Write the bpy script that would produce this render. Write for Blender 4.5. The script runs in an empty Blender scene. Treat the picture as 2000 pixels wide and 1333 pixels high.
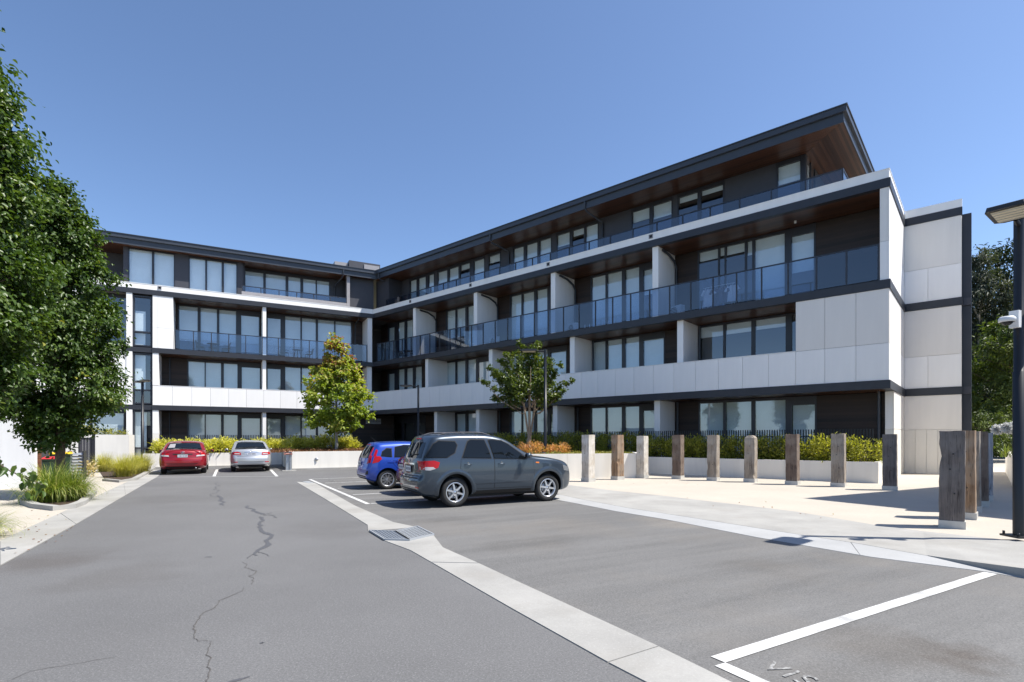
import bpy, bmesh, math, random
import numpy as np
from mathutils import Vector, Matrix
from mathutils.bvhtree import BVHTree
from mathutils.geometry import delaunay_2d_cdt
R_ = math.radians
S = bpy.context.scene
COL = S.collection
random.seed(7)

# ------------------------------------------------------------------ camera, sky, sun
cd = bpy.data.cameras.new('camera'); cam = bpy.data.objects.new('camera', cd); COL.objects.link(cam)
cam.location = (0, 0, 1.6); cam.rotation_euler = (R_(90), 0, 0)
cd.sensor_width = 36.0; cd.lens = 36.0 * 1046 / 2000; cd.shift_y = 190.5 / 2000
cd.clip_start = 0.1; cd.clip_end = 2000
S.camera = cam
SUN_AZ, SUN_EL = 98.0, 58.0
W = bpy.data.worlds.new('World'); S.world = W; W.use_nodes = True
nt = W.node_tree; bg = nt.nodes['Background']
sky = nt.nodes.new('ShaderNodeTexSky'); sky.sky_type = 'NISHITA'; sky.sun_disc = False
sky.sun_elevation = R_(SUN_EL); sky.sun_rotation = R_(SUN_AZ)
sky.altitude = 0; sky.air_density = 0.8; sky.dust_density = 0.6; sky.ozone_density = 4.3
nt.links.new(sky.outputs[0], bg.inputs[0]); bg.inputs[1].default_value = 0.113
sd = bpy.data.lights.new('sun', 'SUN'); sun = bpy.data.objects.new('sun', sd); COL.objects.link(sun)
sd.energy = 4.25; sd.angle = R_(0.53); sd.color = (1.0, 0.955, 0.88)
sv = Vector((math.sin(R_(SUN_AZ)) * math.cos(R_(SUN_EL)), math.cos(R_(SUN_AZ)) * math.cos(R_(SUN_EL)), math.sin(R_(SUN_EL))))
sun.rotation_euler = sv.to_track_quat('Z', 'Y').to_euler(); sun.location = sv * 60
S.view_settings.view_transform = 'Standard'; S.view_settings.look = 'None'
S.view_settings.gamma = 1.0; S.view_settings.exposure = 0.90
S.view_settings.use_curve_mapping = False

# ------------------------------------------------------------------ materials
def lin(r, g, b):
    f = lambda c: (c / 255 / 12.92) if c / 255 <= 0.04045 else ((c / 255 + 0.055) / 1.055) ** 2.4
    return (f(r), f(g), f(b), 1)

def mat(name, color, rough=0.6, metal=0.0, noise=0.0, nscale=5.0, bump=0.0, bscale=40.0, spec=0.5, coat=0.0, emit=None):
    m = bpy.data.materials.new(name); m.use_nodes = True
    t = m.node_tree; p = t.nodes['Principled BSDF']
    c = color if len(color) == 4 else (*color, 1)
    p.inputs['Base Color'].default_value = c; p.inputs['Roughness'].default_value = rough
    p.inputs['Metallic'].default_value = metal; p.inputs['Specular IOR Level'].default_value = spec
    p.inputs['Coat Weight'].default_value = coat; p.inputs['Coat Roughness'].default_value = 0.04
    if noise or bump:
        tc = t.nodes.new('ShaderNodeTexCoord')
    if noise:
        n = t.nodes.new('ShaderNodeTexNoise'); n.inputs['Scale'].default_value = nscale; n.inputs['Detail'].default_value = 8; n.inputs['Roughness'].default_value = 0.65
        t.links.new(tc.outputs['Object'], n.inputs['Vector'])
        r = t.nodes.new('ShaderNodeValToRGB')
        r.color_ramp.elements[0].position = 0.3; r.color_ramp.elements[1].position = 0.7
        r.color_ramp.elements[0].color = tuple(max(0, x * (1 - noise)) for x in c[:3]) + (1,)
        r.color_ramp.elements[1].color = tuple(min(1, x * (1 + noise)) for x in c[:3]) + (1,)
        t.links.new(n.outputs['Fac'], r.inputs[0]); t.links.new(r.outputs[0], p.inputs['Base Color'])
    if bump:
        n2 = t.nodes.new('ShaderNodeTexNoise'); n2.inputs['Scale'].default_value = bscale; n2.inputs['Detail'].default_value = 4
        t.links.new(tc.outputs['Object'], n2.inputs['Vector'])
        b = t.nodes.new('ShaderNodeBump'); b.inputs['Strength'].default_value = bump; b.inputs['Distance'].default_value = 0.02
        t.links.new(n2.outputs['Fac'], b.inputs['Height']); t.links.new(b.outputs[0], p.inputs['Normal'])
    return m

def node_mat(name):
    m = bpy.data.materials.new(name); m.use_nodes = True
    t = m.node_tree; p = t.nodes['Principled BSDF']
    return m, t, p, (lambda ty: t.nodes.new('ShaderNode' + ty)), t.links.new

def ramp(N, pts):
    r = N('ValToRGB'); e = r.color_ramp.elements
    e[0].position, e[0].color = pts[0][0], (*pts[0][1], 1) if len(pts[0][1]) == 3 else pts[0][1]
    e[1].position, e[1].color = pts[-1][0], (*pts[-1][1], 1) if len(pts[-1][1]) == 3 else pts[-1][1]
    for q in pts[1:-1]:
        x = e.new(q[0]); x.color = (*q[1], 1)
    return r

def ground_mat(name, base, speck, speck_scale, blot, blot_scale, stain=None, stretch=None, rough=0.85, bump=0.25, flk=0.45, spots=()):
    """granular paving: fine aggregate speckle, large tonal drift, optional brown stains"""
    m, t, p, N, L = node_mat(name)
    tc = N('TexCoord')
    v = N('TexNoise'); v.inputs['Scale'].default_value = speck_scale; v.inputs['Detail'].default_value = 5; v.inputs['Roughness'].default_value = 0.9
    L(tc.outputs['Object'], v.inputs['Vector'])
    lo = tuple(c * (1 - speck) for c in base); hi = tuple(min(1, c * (1 + speck)) for c in base)
    r = ramp(N, [(0.32, lo), (0.5, base), (0.68, hi)]); L(v.outputs['Fac'], r.inputs[0])
    b = N('TexNoise'); b.inputs['Scale'].default_value = blot_scale; b.inputs['Detail'].default_value = 7; b.inputs['Roughness'].default_value = 0.6
    if stretch:
        mp = N('Mapping'); mp.vector_type = 'TEXTURE'; mp.inputs['Scale'].default_value = (1/stretch[0], 1/stretch[1], 1); mp.inputs['Rotation'].default_value = (0, 0, stretch[2])
        L(tc.outputs['Object'], mp.inputs['Vector']); L(mp.outputs[0], b.inputs['Vector'])
    else:
        L(tc.outputs['Object'], b.inputs['Vector'])
    br = ramp(N, [(0.3, (1 - blot,) * 3), (0.7, (1 + blot,) * 3)]); L(b.outputs['Fac'], br.inputs[0])
    mx = N('MixRGB'); mx.blend_type = 'MULTIPLY'; mx.inputs[0].default_value = 1; L(r.outputs[0], mx.inputs[1]); L(br.outputs[0], mx.inputs[2])
    out = mx.outputs[0]
    # scattered bright stones
    w = N('TexVoronoi'); w.inputs['Scale'].default_value = speck_scale * flk; L(tc.outputs['Object'], w.inputs['Vector'])
    wr = ramp(N, [(0.0, (1, 1, 1)), (0.12, (1, 1, 1)), (0.24, (0, 0, 0))]); L(w.outputs['Distance'], wr.inputs[0])
    sc = N('Math'); sc.operation = 'MULTIPLY'; sc.inputs[1].default_value = 0.5 if speck > .3 else 0.12; L(wr.outputs[0], sc.inputs[0])
    m2 = N('MixRGB'); m2.inputs[2].default_value = (*[min(1, c * 2.1) for c in base], 1); L(sc.outputs[0], m2.inputs[0]); L(out, m2.inputs[1]); out = m2.outputs[0]
    if stain:
        s = N('TexNoise'); s.inputs['Scale'].default_value = stain[1]; s.inputs['Detail'].default_value = 6; s.inputs['Roughness'].default_value = 0.62
        mp2 = N('Mapping'); mp2.inputs['Location'].default_value = (3.1, 7.7, 0); L(tc.outputs['Object'], mp2.inputs['Vector']); L(mp2.outputs[0], s.inputs['Vector'])
        sr = ramp(N, [(0.52, (0, 0, 0)), (0.72, (1, 1, 1))]); L(s.outputs['Fac'], sr.inputs[0])
        sm = N('Math'); sm.operation = 'MULTIPLY'; sm.inputs[1].default_value = stain[2]; L(sr.outputs[0], sm.inputs[0])
        m3 = N('MixRGB'); m3.inputs[2].default_value = (*stain[0], 1); L(sm.outputs[0], m3.inputs[0]); L(out, m3.inputs[1]); out = m3.outputs[0]
    for sx_, sy_, sr_, sc_, ss_ in spots:       # oil and dirt stains with a place of their own
        vs_ = N('VectorMath'); vs_.operation = 'DISTANCE'; vs_.inputs[1].default_value = (sx_, sy_, 0); ns_ = N('TexNoise'); ns_.inputs['Scale'].default_value = 1.2/sr_; ns_.inputs['Detail'].default_value = 6; L(tc.outputs['Object'], ns_.inputs['Vector'])
        mz = N('VectorMath'); mz.operation = 'MULTIPLY'; mz.inputs[1].default_value = (1, 1, 0); L(tc.outputs['Object'], mz.inputs[0]); L(mz.outputs[0], vs_.inputs[0])
        q1 = N('Math'); q1.operation = 'DIVIDE'; q1.inputs[1].default_value = sr_; L(vs_.outputs['Value'], q1.inputs[0])
        q2 = N('Math'); q2.operation = 'MULTIPLY_ADD'; q2.inputs[1].default_value = 1.9; L(ns_.outputs['Fac'], q2.inputs[0]); L(q1.outputs[0], q2.inputs[2])
        rs_ = ramp(N, [(0.0, (1, 1, 1)), (0.62, (1, 1, 1)), (1.0, (0, 0, 0))]); hf = N('Math'); hf.operation = 'MULTIPLY'; hf.inputs[1].default_value = .55; L(q2.outputs[0], hf.inputs[0]); L(hf.outputs[0], rs_.inputs[0])
        q3 = N('Math'); q3.operation = 'MULTIPLY'; q3.inputs[1].default_value = ss_; L(rs_.outputs[0], q3.inputs[0])
        m4 = N('MixRGB'); m4.blend_type = 'MULTIPLY'; m4.inputs[2].default_value = (*sc_, 1); L(q3.outputs[0], m4.inputs[0]); L(out, m4.inputs[1]); out = m4.outputs[0]
    L(out, p.inputs['Base Color']); p.inputs['Roughness'].default_value = rough; p.inputs['Specular IOR Level'].default_value = 0.3
    bm = N('Bump'); bm.inputs['Strength'].default_value = bump; bm.inputs['Distance'].default_value = 0.01; L(v.outputs['Fac'], bm.inputs['Height']); L(bm.outputs[0], p.inputs['Normal'])
    return m

def board_mat(name, c0, c1, axis, pitch, rough=0.5, streak=(1.5, 40)):
    """timber boards: dark joints every pitch metres across `axis`, grain along the other way, tone per board"""
    m, t, p, N, L = node_mat(name)
    tc = N('TexCoord'); sx = N('SeparateXYZ'); L(tc.outputs['Object'], sx.inputs[0])
    d = N('Math'); d.operation = 'DIVIDE'; d.inputs[1].default_value = pitch; L(sx.outputs[axis], d.inputs[0])
    fl = N('Math'); fl.operation = 'FLOOR'; L(d.outputs[0], fl.inputs[0])
    fr = N('Math'); fr.operation = 'FRACT'; L(d.outputs[0], fr.inputs[0])
    wn = N('TexWhiteNoise'); wn.noise_dimensions = '1D'; L(fl.outputs[0], wn.inputs['W'])
    mp = N('Mapping'); sc = [streak[0]] * 3; sc['XYZ'.index(axis[0])] = streak[1]; mp.inputs['Scale'].default_value = sc
    L(tc.outputs['Object'], mp.inputs['Vector'])
    n = N('TexNoise'); n.inputs['Scale'].default_value = 1; n.inputs['Detail'].default_value = 6; L(mp.outputs[0], n.inputs['Vector'])
    ad = N('Math'); ad.operation = 'ADD'; L(wn.outputs['Value'], ad.inputs[0]); L(n.outputs['Fac'], ad.inputs[1])
    r = ramp(N, [(0.45, c0), (1.45, c1)]); 
    ha = N('Math'); ha.operation = 'MULTIPLY'; ha.inputs[1].default_value = 1.0; L(ad.outputs[0], ha.inputs[0])
    mr = N('MapRange'); mr.inputs['From Min'].default_value = 0.4; mr.inputs['From Max'].default_value = 1.6; L(ha.outputs[0], mr.inputs['Value'])
    r = ramp(N, [(0.0, c0), (1.0, c1)]); L(mr.outputs[0], r.inputs[0])
    jr = ramp(N, [(0.0, (0.25,) * 3), (0.09, (1, 1, 1))]); L(fr.outputs[0], jr.inputs[0])
    mx = N('MixRGB'); mx.blend_type = 'MULTIPLY'; mx.inputs[0].default_value = 1; L(r.outputs[0], mx.inputs[1]); L(jr.outputs[0], mx.inputs[2])
    L(mx.outputs[0], p.inputs['Base Color']); p.inputs['Roughness'].default_value = rough
    bm = N('Bump'); bm.inputs['Strength'].default_value = 0.5; bm.inputs['Distance'].default_value = 0.008; L(jr.outputs[0], bm.inputs['Height']); L(bm.outputs[0], p.inputs['Normal'])
    return m

def glass_mat(name, tint, refl=(0.9, 0.95, 1.0), ior=1.5, rough=0.0, base=0.0):
    m = bpy.data.materials.new(name); m.use_nodes = True; t = m.node_tree; t.nodes.clear()
    N = lambda ty: t.nodes.new('ShaderNode' + ty); L = t.links.new
    o = N('OutputMaterial'); tr = N('BsdfTransparent'); tr.inputs[0].default_value = (*tint, 1)
    g = N('BsdfGlossy'); g.inputs['Color'].default_value = (*refl, 1); g.inputs['Roughness'].default_value = rough
    f = N('Fresnel'); f.inputs['IOR'].default_value = ior
    a = N('Math'); a.operation = 'ADD'; a.inputs[1].default_value = base; a.use_clamp = True; L(f.outputs[0], a.inputs[0])
    ge = N('NewGeometry'); iv = N('Math'); iv.operation = 'SUBTRACT'; iv.inputs[0].default_value = 1.0; L(ge.outputs['Backfacing'], iv.inputs[1]); fm = N('Math'); fm.operation = 'MULTIPLY'; L(a.outputs[0], fm.inputs[0]); L(iv.outputs[0], fm.inputs[1]); a = fm
    mx = N('MixShader'); L(a.outputs[0], mx.inputs[0]); L(tr.outputs[0], mx.inputs[1]); L(g.outputs[0], mx.inputs[2]); L(mx.outputs[0], o.inputs[0])
    return m

def leaf_mat(name, cols, rough=0.45, trans=0.35, spec=0.5):
    """cols: ramp over the per-leaf attribute 'var'"""
    m, t, p, N, L = node_mat(name)
    a = N('Attribute'); a.attribute_name = 'var'
    r = ramp(N, cols); L(a.outputs['Fac'], r.inputs[0]); L(r.outputs[0], p.inputs['Base Color'])
    p.inputs['Roughness'].default_value = rough; p.inputs['Specular IOR Level'].default_value = spec
    tl = N('BsdfTranslucent'); 
    hs = N('MixRGB'); hs.blend_type = 'MULTIPLY'; hs.inputs[0].default_value = 1; hs.inputs[2].default_value = (1.3, 1.35, 0.5, 1); L(r.outputs[0], hs.inputs[1]); L(hs.outputs[0], tl.inputs[0])
    mx = N('MixShader'); mx.inputs[0].default_value = trans; o = t.nodes['Material Output']
    L(p.outputs[0], mx.inputs[1]); L(tl.outputs[0], mx.inputs[2]); L(mx.outputs[0], o.inputs[0])
    return m

def panel_mat(name, c, streak=0.035):
    m, t, p, N, L = node_mat(name)
    tc = N('TexCoord'); mp = N('Mapping'); mp.inputs['Scale'].default_value = (3, 3, 0.35); L(tc.outputs['Object'], mp.inputs['Vector'])
    n = N('TexNoise'); n.inputs['Scale'].default_value = 1.2; n.inputs['Detail'].default_value = 7; L(mp.outputs[0], n.inputs['Vector'])
    oi = N('ObjectInfo'); ad = N('Math'); ad.operation = 'MULTIPLY_ADD'; ad.inputs[1].default_value = 0.25; L(oi.outputs['Random'], ad.inputs[0]); L(n.outputs['Fac'], ad.inputs[2])
    r = ramp(N, [(0.35, tuple(x * (1 - streak) for x in c)), (0.85, tuple(min(1, x * (1 + streak)) for x in c))]); L(ad.outputs[0], r.inputs[0]); L(r.outputs[0], p.inputs['Base Color'])
    p.inputs['Roughness'].default_value = 0.55; p.inputs['Specular IOR Level'].default_value = 0.35
    return m

M = {}
M['asphalt'] = ground_mat('asphalt_road', (0.131, 0.130, 0.1305), 0.42, 60, 0.13, 0.30, stain=((0.112, 0.108, 0.106), 0.16, 0.5), bump=0.0, flk=.78, spots=((-3.2, 9.5, 1.3, (.86, .85, .84), .7), (-4.6, 6.1, 1.0, (.88, .86, .84), .7), (1.2, 5.2, .5, (.84, .83, .82), .6), (-9, 14, 2.0, (.9, .89, .88), .7), (-6.0, 6.9, 1.0, (.78, .72, .68), .7)))
M['asphalt2'] = ground_mat('asphalt_bays', (0.138, 0.136, 0.133), 0.42, 60, 0.17, 0.8, stain=((0.19, 0.172, 0.15), 0.33, 0.45), stretch=(0.3, 2.2, 0.4957), bump=0.0, flk=.78, spots=((3.30, 3.95, .42, (.62, .55, .50), .7), (3.0, 4.05, .75, (.84, .80, .76), .8), (.4, 8.2, 1.1, (.84, .82, .80), .7), (3.0, 6.8, .8, (.86, .84, .82), .7), (-1.2, 10.4, .9, (.8, .79, .78), .7), (3.1, 10.2, 1.2, (1.35, 1.25, 1.12), .6), (1.0, 9.9, 1.4, (1.28, 1.2, 1.1), .5)))
M['concrete'] = ground_mat('concrete', (0.32, 0.313, 0.295), 0.10, 60, 0.16, 0.9, stain=((0.25, 0.235, 0.21), 0.8, 0.55), bump=0.08)
M['concrete_pale'] = ground_mat('concrete_pale', (0.34, 0.343, 0.343), 0.06, 60, 0.10, 0.8, bump=0.05)
M['aggregate'] = ground_mat('exposed_aggregate', (0.435, 0.395, 0.338), 0.18, 120, 0.06, 0.5, bump=0.25)
M['soil'] = mat('mulch', (0.055, 0.035, 0.022), 0.95, noise=0.5, nscale=25, bump=0.8, bscale=30)
M['earth'] = mat('earth', (0.12, 0.11, 0.06), 0.95, noise=0.4, nscale=0.5)
def paint_mat():
    m, t, p, N, L = node_mat('line_paint')
    tc = N('TexCoord'); n = N('TexNoise'); n.inputs['Scale'].default_value = 70; n.inputs['Detail'].default_value = 8; n.inputs['Roughness'].default_value = 0.8; L(tc.outputs['Object'], n.inputs['Vector'])
    n2 = N('TexNoise'); n2.inputs['Scale'].default_value = 2.5; L(tc.outputs['Object'], n2.inputs['Vector'])
    ad = N('Math'); ad.operation = 'ADD'; L(n.outputs['Fac'], ad.inputs[0]); L(n2.outputs['Fac'], ad.inputs[1])
    r = ramp(N, [(0.33, (0.22, 0.215, 0.21)), (0.43, (0.42, 0.42, 0.41)), (0.52, (0.55, 0.55, 0.54)), (1.0, (0.66, 0.66, 0.65))])
    h = N('Math'); h.operation = 'MULTIPLY'; h.inputs[1].default_value = 0.5; L(ad.outputs[0], h.inputs[0]); L(h.outputs[0], r.inputs[0])
    L(r.outputs[0], p.inputs['Base Color']); p.inputs['Roughness'].default_value = 0.7
    return m
M['paint'] = paint_mat()
M['tar'] = mat('crack_sealant', (0.078, 0.079, 0.086), 0.75)
M['crack'] = mat('crack_dark', (0.082, 0.076, 0.072), 0.9)
M['white'] = panel_mat('white_panel', (0.885, 0.87, 0.845))
M['cream'] = panel_mat('cream_panel', (0.80, 0.765, 0.715))
M['garage'] = panel_mat('garage_render', (0.76, 0.76, 0.765), 0.05)
M['render'] = panel_mat('rendered_wall', (0.76, 0.73, 0.67), 0.07)
M['band'] = mat('charcoal_band', (0.028, 0.030, 0.038), 0.45, noise=0.12, nscale=2)
M['fascia'] = mat('slate_fascia', (0.045, 0.052, 0.066), 0.4, noise=0.08, nscale=2)
M['frame'] = mat('dark_aluminium', (0.022, 0.024, 0.034), 0.4, spec=0.6)
M['greywall'] = mat('grey_cladding', (0.055, 0.056, 0.068), 0.55, noise=0.06, nscale=3)
M['palegrey'] = mat('pale_grey_cladding', (0.30, 0.29, 0.30), 0.55, noise=0.06, nscale=3)
M['timber'] = board_mat('dark_timber_cladding', (0.016, 0.009, 0.006), (0.042, 0.022, 0.015), 'Z', 0.14, 0.55)
M['soffit_x'] = board_mat('soffit_boards_long', (0.038, 0.016, 0.009), (0.125, 0.052, 0.026), 'Y', 0.11, 0.35, (0.5, 30))
M['soffit_y'] = board_mat('soffit_boards_cross', (0.038, 0.016, 0.009), (0.125, 0.052, 0.026), 'X', 0.11, 0.35, (0.5, 30))
M['redwood'] = board_mat('red_timber', (0.10, 0.035, 0.018), (0.22, 0.085, 0.045), 'Z', 0.14)
M['blind'] = mat('roller_blind', (0.84, 0.86, 0.85), 0.8, noise=0.04, nscale=2)
M['room'] = mat('room_interior', (0.16, 0.15, 0.145), 0.9)
M['glass'] = glass_mat('window_glass', (0.93, 0.965, 0.985), base=0.11)
M['balglass'] = glass_mat('balustrade_glass', (0.70, 0.77, 0.86), base=0.07)
M['pole'] = mat('black_powdercoat', (0.012, 0.013, 0.016), 0.4)
M['steel'] = mat('galvanised_steel', (0.42, 0.44, 0.46), 0.42, metal=0.8, noise=0.15, nscale=9)
M['grate'] = mat('drain_steel', (0.36, 0.38, 0.40), 0.5, metal=0.25)
M['shoe'] = mat('steel_shoe', (0.50, 0.49, 0.46), 0.6, metal=0.2, noise=0.12, nscale=8)
M['plastic_white'] = mat('white_plastic', (0.72, 0.72, 0.72), 0.35)
M['led'] = mat('lamp_lens', (0.62, 0.56, 0.42), 0.5)
M['bark'] = mat('bark', (0.10, 0.075, 0.055), 0.9, noise=0.4, nscale=20, bump=0.6, bscale=30)
M['bark_pale'] = mat('pale_bark', (0.36, 0.27, 0.19), 0.8, noise=0.25, nscale=14)
M['bark_grey'] = mat('grey_bark', (0.30, 0.28, 0.25), 0.85, noise=0.3, nscale=14)
M['pear'] = leaf_mat('pear_leaf', [(0, (0.032, 0.066, 0.013)), (0.55, (0.072, 0.125, 0.023)), (0.9, (0.135, 0.185, 0.034)), (1, (0.30, 0.28, 0.05))], 0.40, 0.34, 0.45)
M['maple'] = leaf_mat('maple_leaf', [(0, (0.13, 0.20, 0.022)), (0.5, (0.28, 0.35, 0.045)), (0.8, (0.40, 0.36, 0.08)), (1, (0.28, 0.10, 0.07))], 0.5, 0.45)
M['myrtle'] = leaf_mat('myrtle_leaf', [(0, (0.05, 0.08, 0.016)), (0.6, (0.12, 0.165, 0.028)), (0.85, (0.22, 0.21, 0.04)), (1, (0.26, 0.11, 0.05))], 0.4, 0.3)
M['bg_grey'] = leaf_mat('casuarina_leaf', [(0, (0.035, 0.05, 0.03)), (1, (0.11, 0.125, 0.085))], 0.6, 0.25)
M['bg_dark'] = leaf_mat('pine_leaf', [(0, (0.014, 0.028, 0.012)), (1, (0.05, 0.075, 0.025))], 0.6, 0.2)
M['bg_green'] = leaf_mat('wattle_leaf', [(0, (0.05, 0.085, 0.016)), (1, (0.17, 0.21, 0.04))], 0.5, 0.35)
M['yellow'] = leaf_mat('golden_leaf', [(0, (0.34, 0.35, 0.04)), (0.5, (0.62, 0.58, 0.11)), (1, (0.80, 0.76, 0.30))], 0.45, 0.4)
M['hedge'] = leaf_mat('hedge_leaf', [(0, (0.10, 0.115, 0.014)), (0.6, (0.32, 0.32, 0.04)), (1, (0.58, 0.54, 0.11))], 0.45, 0.35)
M['orange'] = leaf_mat('nandina_leaf', [(0, (0.34, 0.28, 0.06)), (0.5, (0.66, 0.34, 0.14)), (1, (0.80, 0.42, 0.25))], 0.5, 0.4)
M['cover_red'] = leaf_mat('ground_cover_red', [(0, (0.10, 0.05, 0.03)), (0.6, (0.27, 0.11, 0.05)), (1, (0.30, 0.24, 0.07))], 0.6, 0.3)
M['cover_green'] = leaf_mat('ground_cover_green', [(0, (0.16, 0.19, 0.03)), (1, (0.48, 0.42, 0.12))], 0.6, 0.3)
M['tuft'] = leaf_mat('tussock_grass', [(0, (0.22, 0.25, 0.035)), (0.6, (0.50, 0.47, 0.09)), (1, (0.75, 0.63, 0.26))], 0.5, 0.35)
M['tuft_green'] = leaf_mat('lomandra_grass', [(0, (0.07, 0.12, 0.018)), (0.6, (0.21, 0.28, 0.04)), (1, (0.55, 0.50, 0.18))], 0.45, 0.35)
M['varieg'] = leaf_mat('variegated_leaf', [(0, (0.25, 0.24, 0.06)), (0.6, (0.62, 0.50, 0.28)), (1, (0.75, 0.60, 0.42))], 0.5, 0.3)
M['petal'] = leaf_mat('white_petal', [(0, (0.72, 0.72, 0.68)), (1, (0.85, 0.85, 0.84))], 0.6, 0.0)
M['tyre'] = mat('tyre_rubber', (0.018, 0.018, 0.018), 0.8)
M['alloy'] = mat('alloy_rim', (0.62, 0.63, 0.65), 0.28, metal=0.85)
M['dark_in'] = mat('black_trim', (0.008, 0.008, 0.009), 0.55)
M['carglass'] = mat('car_glass', (0.006, 0.008, 0.010), 0.03, spec=0.38)
M['chrome'] = mat('chrome', (0.75, 0.75, 0.77), 0.15, metal=1.0)
M['lamp_red'] = mat('red_lens', (0.42, 0.004, 0.008), 0.2, coat=0.2, spec=.3)
M['lamp_clear'] = mat('clear_lens', (0.50, 0.48, 0.48), 0.15, coat=0.3)
M['headlamp'] = mat('headlamp_lens', (0.16, 0.17, 0.18), 0.1, coat=0.5)
M['lamp_amber'] = mat('amber_lens', (0.75, 0.20, 0.02), 0.2)
M['plate'] = mat('number_plate', (0.62, 0.63, 0.66), 0.45)
M['plate_ink'] = mat('plate_ink', (0.05, 0.06, 0.12), 0.5)
M['p_grey'] = mat('paint_gunmetal', (0.040, 0.056, 0.076), 0.30, metal=0.45, coat=0.8)
M['p_red'] = mat('paint_red', (0.27, 0.006, 0.014), 0.33, metal=0.25, coat=0.8)
M['p_silver'] = mat('paint_silver', (0.55, 0.56, 0.57), 0.34, metal=0.6, coat=0.7)
M['p_blue'] = mat('paint_blue', (0.014, 0.060, 0.38), 0.33, metal=0.25, coat=0.8)
M['p_dred'] = mat('paint_dark_red', (0.12, 0.004, 0.008), 0.33, metal=0.25, coat=0.8)
M['bin_green'] = mat('bin_green', (0.022, 0.05, 0.032), 0.5)
M['bin_yellow'] = mat('bin_yellow_lid', (0.75, 0.46, 0.01), 0.45)
M['bin_red'] = mat('bin_red_lid', (0.55, 0.02, 0.03), 0.45)
M['brass'] = mat('hydrant_fitting', (0.36, 0.17, 0.14), 0.45, metal=0.3)
M['cloth'] = mat('white_cotton', (0.90, 0.90, 0.91), 0.9)
M['cloth_grey'] = mat('grey_cotton', (0.26, 0.26, 0.30), 0.9)
M['sign'] = mat('sign_face', (0.33, 0.33, 0.34), 0.5)
M['letters'] = mat('sign_letters', (0.05, 0.05, 0.055), 0.5)

# ------------------------------------------------------------------ object helpers
def link(o, parent=None, frame=None):
    COL.objects.link(o)
    if parent is not None: o.parent = parent
    if frame is not None: o.matrix_local = frame
    return o

def tag(o, label=None, cat=None, group=None, kind=None):
    if label: o['label'] = label
    if cat: o['category'] = cat
    if group: o['group'] = group
    if kind: o['kind'] = kind
    return o

def empty(name, loc, rz=0.0, label=None, cat=None, group=None):
    o = bpy.data.objects.new(name, None); COL.objects.link(o); o.empty_display_size = 0.3
    o.location = loc; o.rotation_euler = (0, 0, rz)
    return tag(o, label, cat, group)

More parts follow.
